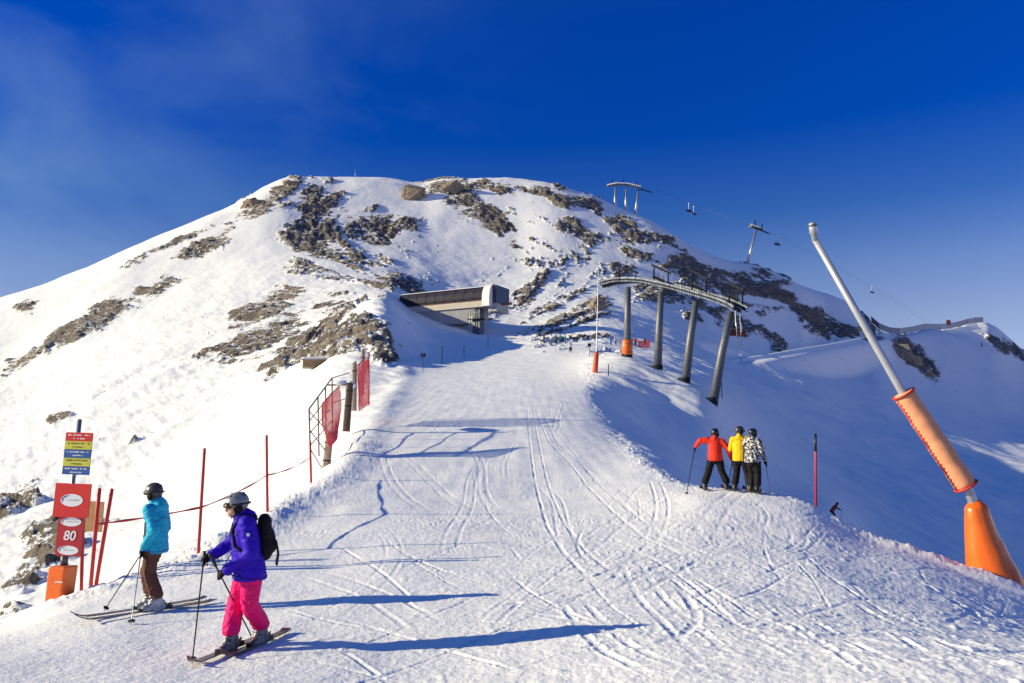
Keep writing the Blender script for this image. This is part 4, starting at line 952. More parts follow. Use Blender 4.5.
ski(aL, SKP, 1.26, "red brown ski under the rear boot of the skier in pink trousers", 'ski_red', group="skis of the skier in pink trousers"); ski(aR, SKP, 1.26, "red brown ski under the front boot of the skier in pink trousers", 'ski_red', group="skis of the skier in pink trousers")
def hand(w, s_, f=.06): 
    d = (w['P']['ha' + s_] - w['P']['el' + s_]).normalized(); a = d.cross(UP).normalized(); return w['P']['ha' + s_] + d * (f + .045) * w['k'] + (a if s_ == 'L' else -a) * .02 * w['k']
h = hand(w1, 'R'); pole(h + Vector((0, 0, .05)), hit(192, 664, 6), "ski pole planted in front of the skier in pink trousers")
h = hand(w1, 'L'); tp = hit(256, 645, 6); dd = (h - tp).normalized(); pole(h + dd * .22, tp, "ski pole slanting back across the pink trousers")
# rucksack on her back
def rucksack(w):
    F, L_, k, P = w['F'], w['L'], w['k'], w['P']; c = P['chest'] - F * .205 * k - UP * .02 * k
    t = thing("rucksack", "black rucksack on the back of the skier in violet jacket", "rucksack", c)
    mb = MB(); mb.capsule(c + UP * .14 * k, .105 * k, c - UP * .15 * k - F * .015, .125 * k, 16, (F, .66)); mb.capsule(c - F * .05 * k + UP * .02 * k, .06 * k, c - F * .065 * k - UP * .12 * k, .08 * k); finish(mb, "bag", M['black'], t, .012, 2, .010, 14)
    jk, jo = w['jacket'], BASE[w['jacket'].name]
    for e in (-1, 1):
        o_ = L_ * e * .095 * k; pts = []
        raw = [c + o_ + UP * .20 * k + F * .04, P['sh' + 'LR'[e < 0]] + UP * .12 * k - L_ * e * .06 * k, P['chest'] + o_ * 1.1 + F * .2 * k + UP * .06 * k, P['chest'] + o_ * 1.5 + F * .12 * k - UP * .12 * k, c + o_ * 1.5 - UP * .16 * k + F * .08]
        for a, b in zip(raw[:-1], raw[1:]):
            for i in range(5):
                q = a.lerp(b, i / 5); ok, loc, nn, _ = jk.closest_point_on_mesh(q - jo); pts.append(loc + jo + nn * .006)
        mb = MB(); mb.tube(pts, .017 * k, 6); mb.build("shoulder_strap", M['black'], t)
    for e in (-.05, .03, .09):
        mb = MB(); q = c - F * .13 * k - UP * .12 * k + L_ * e; mb.tube([q + UP * .06, q - F * .03 - UP * .08, q - F * .015 - UP * .2], .008, 6); mb.build("loose_strap", M['plastic'], t)
    return t
rucksack(w1)
# seams, zips and pockets sewn on the clothes
def sewn(w, part, pts, r, m, name):
    o = next(c for c in w['root'].children if c.name.split('.')[0] == part); b = BASE[o.name]; full = []
    for p, q in zip(pts[:-1], pts[1:]):
        for i in range(8):
            x = w['T'](p).lerp(w['T'](q), i / 8) - b; ok, loc, nn, _ = o.closest_point_on_mesh(x); full.append(loc + b + nn * r * .3)
    mb = MB(); mb.tube(full, r, 6); mb.build(name, M[m], o)
def stitch(w, m1, m2, hem):
    sewn(w, 'jacket', [(.3, 0, 1.42), (.32, 0, 1.2), (.3, 0, hem + .02)], .006, m2, 'zip')
    for e in (-1, 1):
        sewn(w, 'jacket', [(.22, .16 * e, hem + .22), (.30, .07 * e, hem + .12)], .006, m2, 'pocket_zip')
        sewn(w, 'jacket', [(.25, .10 * e, 1.30), (.2, .3 * e, 1.28)], .004, m2, 'seam')
    sewn(w, 'jacket', [(.3, 0, hem + .02), (.1, .3, hem + .02), (-.3, .1, hem + .02), (-.3, -.1, hem + .02), (.1, -.3, hem + .02), (.3, 0, hem + .02)], .007, m2, 'hem')
    sewn(w, 'jacket', [(-.3, .18, 1.33), (-.35, 0, 1.30), (-.3, -.18, 1.33)], .004, m2, 'seam')
    for e in (-1, 1): sewn(w, 'trousers', [(-.02, .5 * e, hem - .03), (.03, .5 * e, .5), (-.02, .5 * e, .2)], .004, m1, 'side_seam')
stitch(w1, 'red_paint', 'purple_dark', .765)
# small pale mark on her sleeve
mb = MB(); P = w1['P']; q = P['shL'].lerp(P['elL'], .35) + w1['L'] * .087 + w1['F'] * .01; mb.disc(q, w1['F'] * .018, UP * .018, .012, 10); mb.build("sleeve_badge", M['sign_white'], w1['root'])

# --- skier in turquoise jacket
foot = hit(151, 611, 7); Ft = Vector((-.88, .10, 0)).normalized()
def panel_t(f, l, u): return (.045 < f < .125 and u < 1.24 and l > .05 and u > .90)
panel_t.mat = 'charcoal'
JT = dict(pelvis=(-.02, 0, .97), chest=(.0, 0, 1.28), neck=(.02, 0, 1.47), head=(.06, 0, 1.615), elL=(-.12, .24, 1.13), haL=(.03, .22, .90), elR=(-.01, -.25, 1.12), haR=(.14, -.17, .93),
          knL=(-.0, .10, .53), anL=(-.12, .10, .17), knR=(.16, -.10, .53), anR=(.10, -.13, .17))
SKT = Vector((-.72, -.69, 0))
w2 = person("person in turquoise hooded jacket and brown trousers with dark helmet, standing by the red signs", foot, Ft, JT, face=(-.80, .30, -.05), ski=SKT, jacket='teal', trousers='brown', helmet='helmet_dark', boot='boot_white', vox=.013, panel=panel_t, jacket_hem=.80, goggles=True, scale=.955, bulk=.93)
stitch(w2, 'black', 'ink_blue', .80)
for s_, l_ in (('L', "dark ski under the nearer boot of the skier in turquoise jacket"), ('R', "dark ski under the farther boot of the skier in turquoise jacket")): ski(w2['P']['an' + s_], SKT, 1.75, l_, 'ski_dark', group="skis of the skier in turquoise jacket")
h = hand(w2, 'L'); pole(h + UP * .03, hit(131, 625, 7), "pale ski pole planted nearest the camera by the skier in turquoise jacket", m='steel')
h = hand(w2, 'R'); pole(h + UP * .03, hit(104, 611, 7), "ski pole slanting far forward from the skier in turquoise jacket")

# --- three skiers looking over the edge
def crest(px, d): return on(at(px, 480, d).x, d)
fr = crest(716, 22.6); Fr = Vector((.25, .97, 0))
J3 = dict(pelvis=(-.02, 0, .94), chest=(.06, .0, 1.24), neck=(.10, 0, 1.43), head=(.15, -.02, 1.57), shL=(.06, .20, 1.38), shR=(.06, -.19, 1.36), elL=(.06, .40, 1.38), haL=(.16, .52, 1.22), elR=(.02, -.36, 1.14), haR=(.06, -.44, .88),
          hipL=(0, .10, .88), knL=(.06, .20, .50), anL=(0, .30, .17), hipR=(0, -.10, .88), knR=(.05, -.17, .50), anR=(0, -.28, .17))
w3 = person("person in red jacket and black trousers seen from behind, arms spread with ski poles", fr, Fr, J3, face=(.5, .86, 0), jacket='red_cloth', trousers='black', helmet='helmet_black', boot='plastic', vox=.015, goggles=False)
h = hand(w3, 'L'); pole(h, crest(686, 21.9), "ski pole slanting out left from the skier in red jacket", .012); h = hand(w3, 'R'); pole(h, on(at(728, 486, fr.y).x, fr.y + .1), "upright ski pole at the right hand of the skier in red jacket", .012)
fy = crest(741, 22.0); Fy = Vector((.45, .89, 0))
def panel_y(f, l, u): return l < -.10 and u < 1.35 and abs(f) < .2
panel_y.mat = 'grey_cloth'
J4 = dict(DEF, elL=(.12, .27, 1.14), haL=(.36, .12, 1.12), elR=(.10, -.28, 1.20), haR=(.38, -.14, 1.20), anL=(0, .16, .17), anR=(.06, -.20, .17), knR=(.10, -.15, .52))
w4 = person("person in yellow jacket and dark trousers seen from behind between red and patterned jackets", fy, Fy, J4, face=(.85, .5, 0), jacket='yellow_cloth', trousers='black', helmet='helmet_dark', boot='plastic', vox=.015, panel=panel_y, goggles=True, scale=1.0)
fk = crest(753.5, 21.7); Fk = Vector((.65, .76, 0))
J5 = dict(DEF, pelvis=(-.03, 0, .93), elL=(.10, .26, 1.14), haL=(.36, .16, 1.10), elR=(.02, -.26, 1.10), haR=(.20, -.27, .88), anL=(-.02, .06, .17), anR=(.02, -.10, .17), head=(.10, 0, 1.59), knL=(.10, .08, .5), knR=(.10, -.09, .5))
w5 = person("person in black and white patterned jacket with dark helmet seen from behind", fk, Fk, J5, face=(.8, .6, -.1), jacket='print', trousers='black', helmet='helmet_black', boot='plastic', vox=.015, goggles=False, hip_w=1.12, scale=.98)
h = hand(w5, 'R'); pole(h, on(at(771, 491, fk.y).x, fk.y + .05), "pale ski pole held by the skier in patterned jacket", .012, 'steel')
for w, nm in ((w3, "red"), (w4, "yellow"), (w5, "patterned")):
    for s_, sd_ in (('L', 'left'), ('R', 'right')): ski(w['P']['an' + s_], (.05, 1), 1.2, f"dark ski under the {sd_} boot of the skier in {nm} jacket", 'ski_dark', group="skis of the three skiers at the edge")
# --- lone skier below the edge
a = at(833, 513, 68); fo = on(a.x, a.y)
J6 = dict(DEF, pelvis=(-.10, 0, .80), chest=(.14, 0, 1.08), neck=(.27, 0, 1.23), head=(.37, 0, 1.34), shL=(.18, .17, 1.20), shR=(.18, -.17, 1.20), elL=(.34, .26, 1.0), haL=(.55, .22, .92), elR=(.34, -.26, 1.0), haR=(.55, -.22, .92), hipL=(-.1, .09, .78), hipR=(-.1, -.09, .78), knL=(.12, .12, .46), knR=(.12, -.12, .46))
w6 = person("small crouching person skiing in rust jacket in the blue shade below the edge", fo, (.92, -.35, 0), J6, jacket='rust_cloth', trousers='charcoal', helmet='helmet_black', vox=.035, goggles=False, jacket_hem=.70)
for s_, sd_ in (('L', 'left'), ('R', 'right')): ski(w6['P']['an' + s_], w6['F'], 1.7, f"{sd_} ski of the crouching skier in the shade", 'ski_dark', bind=False, group="skis of the crouching skier in the shade")
pole(hand(w6, 'L'), on(fo.x + .55, fo.y - .5), "ski pole of the crouching skier in the shade", .015)
# --- distant people round the bottom of the station slope
for (px, py, jk, tr, lb, F_) in (
    (551, 344, 'white_cloth', 'grey_cloth', "tiny person in pale grey clothes, leftmost of the group below the station", (1, 0, 0)),
    (556, 344.5, 'grey_cloth', 'charcoal', "tiny person in dark grey, second from left in the group below the station", (.3, -1, 0)),
    (560.5, 344, 'green_cloth', 'charcoal', "tiny person in dark teal jacket in the middle of the group below the station", (-.4, -1, 0)),
    (565.5, 343.5, 'green_cloth', 'blue_cloth', "tiny person in teal jacket and blue trousers at the right of the group", (-1, -.3, 0)),
    (570.5, 352.5, 'white_cloth', 'charcoal', "tiny person in white jacket skiing down in front of the group", (.2, -1, 0)),
    (611, 345, 'blue_cloth', 'blue_cloth', "tiny person in blue near the left end of the lift support", (-.6, -1, 0)),
    (615.5, 345, 'white_cloth', 'grey_cloth', "tiny person in pale clothes standing beside the person in blue", (.5, -1, 0)),
    (635.5, 346, 'red_cloth', 'charcoal', "tiny person in red jacket just right of the orange crash mat", (0, -1, 0)),
    (645, 346, 'rust_cloth', 'charcoal', "tiny person in dark red beside the low red net", (.2, -1, 0)),
    (940, 331, 'charcoal', 'black', "tiny dark person standing on the netted road on the right ridge", (-1, 0, 0)),
    (905, 336, 'charcoal', 'black', "tiny dark person near the left of the netted road", (1, 0, 0)),
    (982, 347, 'charcoal', 'black', "tiny dark person on the slope under the right end of the road", (-1, -.5, 0))):
    fo = hit(px, py, 90)
    person(lb, fo, F_, None, jacket=jk, trousers=tr, helmet='helmet_black', vox=.06, goggles=False, hood=False, group="distant skiers", scale=1.08 if py < 400 else 1)

# ------------------------------------------------------------------ sign post on the left
def signpost():
    base = on(at(60, 600, 14.0).x, 14.0); top = at(79.6, 420, 14.15); d = (top - base).normalized()
    t = thing("sign_post", "steel post with stacked coloured warning panels and red sign with 80", "sign", base)
    mb = MB(); mb.tube([base - d * .4, top], .038, 14); mb.tube([top, top + d * .015], [.04, .03], 14); mb.build("post", M['steel'], t)
    right = Vector((1, -.10, -.03)).normalized(); rn = random.Random(3)
    def panel(px, py, w, h, m, name, dd=14.0, th=.012, lean=1.0):
        c = at(px, py, dd); up = (d * lean + UP * (1 - lean)); up = (up - right * up.dot(right) * 0).normalized(); n = right.cross(up).normalized()
        mb = MB(); mb.box(c, right * w / 2, up * h / 2, n * th); o = mb.build(name, m, t); return o, c, up, n
    # five coloured bands
    cols = ['sign_red', 'sign_yellow', 'sign_blue', 'sign_yellow', 'sign_blue']; inks = ['sign_white', 'ink_dark', 'sign_white', 'ink_dark', 'sign_white']
    for k in range(5):
        o, c, up, n = panel(79.4 - .85 * k, 436.8 + 8.4 * k, .49, .146, M[cols[k]], ("red_band", "yellow_band", "blue_band", "yellow_band", "blue_band")[k], 13.95)
        mb = MB(); unreadable(mb, c + up * .028 + n * .0125, right, up, .40, .038, rn); unreadable(mb, c - up * .032 + n * .0125, right, up, .20, .036, rn); mb.build("small_print", M[inks[k]], o)
    def logo(o, c, up, n, a, b):
        mb = MB(); mb.disc(c + n * .0135, right * a, up * b, .004, 36); e = mb.build("oval_emblem", M['sign_white'], o)
        mb = MB(); pts = [c + n * .018 + right * a * (.86 * math.cos(R(w))) + up * b * (.8 * math.sin(R(w))) for w in range(205, 95, -10)]
        vs, fs = [], []
        for i, p in enumerate(pts):
            wd = .14 * b * math.sin(math.pi * (i + .6) / (len(pts) + .2)) + .002; q = (p - c - n * .018).normalized(); vs += [p - q * wd, p + q * wd]
        fs = [(2 * i, 2 * i + 2, 2 * i + 3, 2 * i + 1) for i in range(len(pts) - 1)]; mb.add(vs, fs); mb.build("swoosh", M['ink_blue'], o)
        mb = MB(); unreadable(mb, c + n * .0165 + right * a * .12 + up * b * .05, right, up, a * 1.1, b * .32, rn); mb.build("small_print", M['ink_grey'], o)
    o, c, up, n = panel(72.2, 500.3, .645, .565, M['sign_red'], "red_panel", 13.9); logo(o, c, up, n, .20, .105)
    o, c, up, n = panel(70.0, 536, .46, .655, M['sign_crimson'], "speed_panel", 13.9)
    logo(o, c + up * .235, up, n, .185, .075); logo(o, c - up * .235 + right * .0, up, n, .185, .075)
    letters("80", c + n * .012, right, up, .155, M['sign_white'], "number", o, .12)
    mb = MB(); q = at(64.5, 559, 14.0); mb.tube([q - d * .10, q + d * .06], .06, 14); mb.build("clamp", M['dull_steel'], t)
    return base, d
SB, SD = signpost()
# orange pad round the foot of the sign post
c = at(61.5, 582, 13.93); r_ = Vector((.97, -.20, 0)).normalized(); u_ = (SD * .8 + UP * .25).normalized(); n_ = r_.cross(u_).normalized()
t = thing("post_pad", "orange padded box at the foot of the sign post, half in the snow", "crash mat", c - u_ * .3)
mb = MB(); prof = [(-.17, -.55), (.13, -.55), (.175, .27), (-.155, .27)]; vs = [c + r_ * x + u_ * y + n_ * z for z in (-.16, .16) for x, y in prof]
mb.add(vs, [(0, 1, 2, 3)[::-1], (4, 5, 6, 7), (0, 1, 5, 4), (1, 2, 6, 5), (2, 3, 7, 6), (3, 0, 4, 7)]); pad = mb.build("padding", M['orange'], t)
bv = pad.modifiers.new("bevel", 'BEVEL'); bv.width = .03; bv.segments = 3
mb = MB(); unreadable(mb, c + n_ * .162 + u_ * .02 + r_ * .08, r_, u_, .15, .035, random.Random(9)); mb.build("small_print", M['sign_white'], t)
# tan board and the red poles beside the sign
def red_pole(pb, pt, d, label, r=.034, dtop=None, group="red marker poles", top=None):
    b = at(pb[0], pb[1], d); b.z = min(b.z, ground(b.x, b.y)) if False else b.z; q = at(pt[0], pt[1], dtop or d); dd = (q - b).normalized()
    t = thing("marker_pole", label, "marker pole", b, group); mb = MB(); mb.tube([b - dd * .9, q - dd * .02, q], [r, r, r * .7], 12); mb.build("shaft", M['red_paint'], t)
    mb = MB(); mb.tube([q - dd * .14, q - dd * .09], r * 1.04, 12); mb.build("reflective_band", M['sign_crimson'], t)
    if top:
        mb = MB(); mb.tube([q - dd * top, q + dd * .01], r * 1.06, 12); mb.build("top_sleeve", M['plastic'], t)
    return b, q
red_pole((81.5, 582), (83, 520), 14.3, "short red pole close behind the sign with 80", .030)
red_pole((91, 582), (99.5, 488), 14.6, "left of the two tall leaning red poles beside the tan board", .034)
red_pole((96.5, 582), (112, 488.5), 14.7, "right of the two tall leaning red poles, tape tied to it", .034)
c = at(94.5, 516.5, 14.9); mb = MB(); rr_ = Vector((1, -.12, -.03)).normalized(); uu = (SD * .7 + UP * .3).normalized(); mb.box(c, rr_ * .165, uu * .27, rr_.cross(uu).normalized() * .012)
t = thing("wooden_board", "blank tan wooden board fixed behind the leaning red poles", "board", c - uu * .27); mb.build("board", M['plank'], t)
mb = MB(); mb.tube([on(c.x - .02, 15.0, -.3), c + Vector((0, .06, .2))], .025, 8); mb.build("stake", M['grey_wood'], t)
p1 = red_pole((198.5, 551), (204.5, 448), 15.8, "tall red pole between the two near skiers", .030)
p2 = red_pole((267.5, 516), (266.5, 435), 20.5, "slim red pole standing above the helmet of the nearest skier", .034)
p3 = red_pole((311.5, 496), (310, 441), 27.5, "farthest red tape pole, by the metal railing", .040)
def tape(pts, label):
    mb = MB(); vs = []
    full = []
    for a, b in zip(pts[:-1], pts[1:]):
        for i in range(10):
            u = i / 10; full.append(a.lerp(b, u) - UP * (.012 * (b - a).length * 4 * u * (1 - u)))
    full.append(pts[-1])
    for i, p in enumerate(full):
        w = .018 + .008 * math.sin(i * 1.7); tw = Vector((.25 * math.sin(i * .9), .3 * math.cos(i * .7), 1)).normalized(); th = Vector((0, .003, 0)); vs += [p - tw * w - th, p + tw * w - th, p + tw * w + th, p - tw * w + th]
    fs = [(i * 4 + k, i * 4 + (k + 1) % 4, i * 4 + 4 + (k + 1) % 4, i * 4 + 4 + k) for i in range(len(full) - 1) for k in range(4)] + [(0, 1, 2, 3), tuple(len(vs) - 4 + k for k in range(4))]
    mb.add(vs, fs, True); tag(mb.build("barrier_tape", M['tape'], None, pts[0]), label, "tape")
tape([at(98, 524, 14.6), at(106, 523, 14.7), p1[0].lerp(p1[1], .42), p2[0].lerp(p2[1], .50), p3[0].lerp(p3[1], .70)], "red barrier tape strung from the leaning poles up to the railing")
b, q = red_pole((816, 507), (815.5, 434), 23.3, "red pole with black top standing alone right of the three skiers", .034, top=.5)

# ------------------------------------------------------------------ railing, posts and nets on the left edge
def netting(corners, cell, w, name, m, parent, sag=0.0, seed=1):
    """a net of real strands across a four cornered patch (a bottom left, b bottom right, c top right, d top left)"""
    a, b, c, d = [Vector(p) for p in corners]; mb = MB(); W = ((b - a).length + (c - d).length) / 2; H_ = ((d - a).length + (c - b).length) / 2
    nu, nv = max(int(W / cell), 2), max(int(H_ / cell), 2); nn = (b - a).cross(d - a).normalized()
    def P_(u, v):
        p = a.lerp(b, u).lerp(d.lerp(c, u), v); return p + nn * (sag * math.sin(u * 3.1 + seed) * math.sin(v * 4.3 + seed * 2) + .03 * mnoise.noise(p * 2.5))
    for i in range(nu + 1):
        for k in range(nv):
            mb.bar(P_(i / nu, k / nv), P_(i / nu, (k + 1) / nv), w, w * .4, nn)
    for k in range(nv + 1):
        for i in range(nu): mb.bar(P_(i / nu, k / nv), P_((i + 1) / nu, k / nv), w, w * .4, nn)
    return mb.build(name, m, parent)
def wood_post(pb, pt, d, w, label, m='wood', cap=False):
    b, q = at(*pb, d), at(*pt, d); dd = (q - b).normalized(); t = thing("wooden_post", label, "post", b, "wooden posts beside the piste")
    mb = MB(); mb.tube([b - dd * .6, b + dd * .1, q - dd * .05, q], [w * 1.05, w, w * .92, w * .8], 9, smooth=False); mb.build("post", M[m], t)
    mb = MB(); mb.ellipsoid(q, (w * .95, 0, 0), (0, w * .95, 0), (0, 0, .07), 12, 8); mb.build("snow_cap", M['snow'], t)
    for u in (.35, .75):
        mb = MB(); c = b.lerp(q, u); mb.tube([c, c + dd * .05], w * 1.04, 12); mb.build("band", M['dark_steel'], t)
    return t
wood_post((325, 477), (330, 432), 33.4, .17, "stout pale wooden post at the near end of the metal railing", 'grey_wood')
wood_post((347, 420), (350, 382), 42, .19, "thick dark brown wooden post between the two red nets", 'dark_wood')
wood_post((354, 400), (354.5, 362), 45, .15, "slender weathered post beside the tall red net", 'grey_wood')
wood_post((362, 385), (363, 349), 49, .14, "weathered post behind the tall red net near the knoll", 'grey_wood')
def railing():
    A_, B_ = at(309, 409, 33), at(332, 378, 42); fa, fb = at(311, 452, 33), at(333, 428, 42)
    t = thing("metal_railing", "grey metal railing climbing beside the red net on the left edge", "railing", fa)
    for u in (0, .33, .66, 1):
        mb = MB(); mb.tube([fa.lerp(fb, u) - UP * .6, A_.lerp(B_, u)], .036, 8); mb.build("post", M['dull_steel'], t)
    for k in (0, .28, .56, .84):
        mb = MB(); mb.tube([A_.lerp(fa, k), B_.lerp(fb, k)], .034 if k == 0 else .022, 8); mb.build("rail", M['dull_steel'], t)
    q0, q1 = at(328, 432, 33.2), at(323, 470, 33.2)
    for k in (0, .5, 1):
        mb = MB(); mb.tube([A_.lerp(fa, .05 + k * .9), q0.lerp(q1, k)], .022, 8); mb.build("side_rail", M['dull_steel'], t)
    for k in (0, .5): 
        mb = MB(); mb.tube([B_.lerp(fb, k), B_.lerp(fb, k) + Vector((.75, .8, .35))], .026, 8); mb.build("top_rail", M['dull_steel'], t)
railing()
t = thing("safety_net", "torn red safety net hanging beside the stout pale post", "net", at(328, 448, 33.4), "red safety nets on the left edge"); netting([at(327, 448, 32.6), at(339, 438, 33.5), at(339.5, 386, 36), at(322, 404, 33)], .085, .024, "mesh", M['net_red'], t, .12, 1)
mb = MB(); mb.tube([at(322, 404, 33), at(331, 394, 34.5), at(339.5, 386, 36)], .022, 6); mb.build("top_cord", M['red_seam'], t)
t = thing("safety_net", "tall red safety net standing by the slender posts near the knoll", "net", at(362, 412, 46), "red safety nets on the left edge"); netting([at(359, 411, 45), at(369, 403, 48), at(369, 357, 49), at(357, 366, 45.5)], .12, .034, "mesh", M['net_red'], t, .15, 3)
mb = MB(); mb.tube([at(357, 366, 45.5), at(363, 360, 47), at(369, 357, 49)], .03, 6); mb.build("top_cord", M['red_seam'], t)
mb = MB(); mb.tube([at(369, 405, 48), at(369, 352, 49)], .04, 7); mb.build("net_pole", M['red_paint'], t)
# snow lying on planks between the posts
t = thing("plank_deck", "snow laden plank deck between the railing and the dark post", "deck", at(341, 388, 42)); c = at(342, 386, 43)
mb = MB(); 
for k in range(5): mb.box(c + Vector((0, .34 * k - .7, .01 * k)), (.62, 0, 0), (0, .14, 0), (0, 0, .035))
mb.build("planks", M['wood'], t); mb = MB(); mb.ellipsoid(c + Vector((0, .1, .06)), (.70, 0, 0), (0, 1.0, 0), (0, 0, .26), 20, 12); mb.build("snow_cover", M['snow'], t)
# small hut half buried at the foot of the knoll
def hut():
    g = hit(318, 366, 60); s_ = g.y / FPX; w = 30 * s_; t = thing("wooden_hut", "low brown wooden hut half buried in snow left of the rock knoll", "hut", g)
    ax = Vector((.96, .28, 0)).normalized(); dp = Vector((-.28, .96, 0)); h = 8 * s_
    mb = MB(); mb.box(g + UP * h * .25, ax * w / 2, dp * 1.2, UP * h * .55); 
    for k in range(12): mb.box(g + UP * h * .25 + ax * w * (k / 11 - .5) * .96 - dp * 1.22, ax * .07, dp * .025, UP * h * .53)
    mb.build("wall", M['wood'], t)
    mb = MB(); a = g + UP * h * .82; vs = [a - ax * w * .56 - dp * 1.5 - UP * .35, a + ax * w * .56 - dp * 1.5 - UP * .1, a + ax * w * .56 + dp * 1.5 + UP * .35, a - ax * w * .56 + dp * 1.5 + UP * .1]
    vs += [v + UP * .14 for v in vs]; mb.add(vs, [(3, 2, 1, 0), (4, 5, 6, 7), (0, 1, 5, 4), (1, 2, 6, 5), (2, 3, 7, 6), (3, 0, 4, 7)]); mb.build("roof", M['grey_wood'], t)
    mb = MB(); vs2 = [v + UP * .02 for v in vs[4:]] ; vs3 = [v + UP * .22 - (v - a) * .12 for v in vs2]; mb.add(vs2 + vs3, [(3, 2, 1, 0), (4, 5, 6, 7), (0, 1, 5, 4), (1, 2, 6, 5), (2, 3, 7, 6), (3, 0, 4, 7)]); mb.build("roof_snow", M['snow'], t)
hut()

# ------------------------------------------------------------------ snow lances
def big_lance():
    dq = 17.0; foot = at(996, 585, dq); g = ground(foot.x, foot.y)
    t = thing("snow_lance", "tall leaning white snow lance with faded orange sleeve and bright orange base", "snow lance", (foot.x, foot.y, g))
    A_ = at(974, 505, dq); B_ = at(968, 489, dq); C_ = at(903, 393, dq); E_ = at(815, 240, dq); N_ = at(812.3, 223, dq)
    mb = MB(); mb.tube([at(992, 560, dq), A_, B_, at(935, 440, dq)], [.105, .10, .095, .09], 18); mb.build("lower_pipe", M['steel'], t)
    mb = MB(); mb.tube([at(935, 440, dq), C_, at(860, 318, dq), E_], [.092, .088, .078, .066], 18); mb.build("mast", M['lance_metal'], t)
    mb = MB(); mb.tube([E_ - Vector((0, 0, .03)), E_.lerp(N_, .35), E_.lerp(N_, .36), E_.lerp(N_, .9), N_], [.068, .068, .088, .088, .075], 18); nz_ = mb.build("nozzle_head", M['lance_metal'], t)
    mb = MB(); mb.tube([N_ - UP * .10, N_ - UP * .05], .094, 18); mb.build("nozzle_ring", M['dull_steel'], nz_)
    # foam sleeve, laced along its left lower side
    d = (C_ - B_).normalized(); L = (C_ - B_).length; s0 = B_ + d * .06; pts, rad = [], []
    for i in range(26):
        u = i / 25; pts.append(s0 + d * u * (L - .06)); rad.append(.215 + .006 * math.sin(u * 21) + .004 * math.sin(u * 47)); 
    rad[0] = rad[-1] = .195
    mb = MB(); mb.tube(pts, rad, 28); sl = mb.build("foam_sleeve", M['faded_orange'], t)
    sd_ = Vector((-d.z, 0, d.x)).normalized() 
    if sd_.x > 0: sd_ = -sd_
    front = Vector((0, -1, 0)); q = (sd_ * .99 + front * .10).normalized()
    mb = MB(); n = 24
    mb.tube([s0 + d * (L * .02) + q * .215, s0 + d * (L * .95) + q * .215], .022, 8)
    for i in range(n): 
        u = .03 + .92 * i / n; c = s0 + d * u * L + q * .219; o_ = (front - q * front.dot(q)).normalized() * .06; mb.tube([c - o_, c + d * .06 + o_], .009, 5)
    mb.build("lacing", M['red_seam'], sl)
    for u in (.0, .985):
        mb = MB(); mb.tube([s0 + d * (u * (L - .06)), s0 + d * (u * (L - .06) + .03)], .255, 24); mb.build("hem", M['red_seam'], sl)
    # base cover
    ax0 = [at(975, 500, dq), at(976, 507, dq), at(978.5, 520, dq), at(983, 543, dq), at(989.5, 567, dq), at(994, 583, dq), at(996, 593, dq)]
    rx = [.10, .23, .27, .34, .44, .52, .54]; n = 40; vs, fs = [], []
    for i in range(len(ax0) * 4 - 3):
        k, fr_ = divmod(i, 4); k2 = min(k + 1, len(ax0) - 1); p = ax0[k].lerp(ax0[k2], fr_ / 4); r = rx[k] + (rx[k2] - rx[k]) * fr_ / 4
        t_ = (ax0[k2] - ax0[max(k - 1, 0)]).normalized(); a = Vector((1, 0, 0)) - t_ * t_.x; a.normalize(); b = t_.cross(a)
        for m_ in range(n):
            w = 2 * math.pi * m_ / n; rw = r * (1 + .12 * max(0, math.cos(w - .2)) ** 4 * (k > 2) + .035 * math.sin(3 * w + i * .25) * (k > 0) + .05 * mnoise.noise(Vector((math.cos(w) * 2.2, math.sin(w) * 2.2, i * .22))))
            vs.append(p + a * math.cos(w) * rw + b * math.sin(w) * rw * .82)
    R_ = len(ax0) * 4 - 3
    fs = [(i * n + k, i * n + (k + 1) % n, (i + 1) * n + (k + 1) % n, (i + 1) * n + k) for i in range(R_ - 1) for k in range(n)] + [tuple(range(n))[::-1], tuple((R_ - 1) * n + k for k in range(n))]
    mb = MB(); mb.add(vs, [f[::-1] for f in fs], True); cv = mb.build("base_cover", M['orange'], t)
    mb = MB(); mb.tube([at(983, 586, dq - .5), at(1000, 593, dq - .52), at(1017, 591, dq - .3)], .03, 8); mb.build("ground_hem", M['red_seam'], cv)
big_lance()
def small_lance():
    b = hit(595, 373, 60); d = b.y; q = at(596.5, 352, d); top = at(598.5, 270, d); t = thing("snow_lance", "thin pale snow lance with red orange sleeve beside the curved lift support", "snow lance", b)
    mb = MB(); mb.tube([b - UP * .5, q, top], [.09, .07, .045], 8); mb.build("mast", M['white_paint'], t)
    mb = MB(); mb.tube([b + UP * .05, b.lerp(q, .1), b.lerp(q, .9), q], [.24, .31, .27, .16], 14); mb.build("foam_sleeve", mat("red_orange_foam", (.66, .085, .03), .6), t)
    mb = MB(); mb.tube([top, top + UP * .35], .09, 8); mb.build("nozzle_head", M['steel'], t)
small_lance()

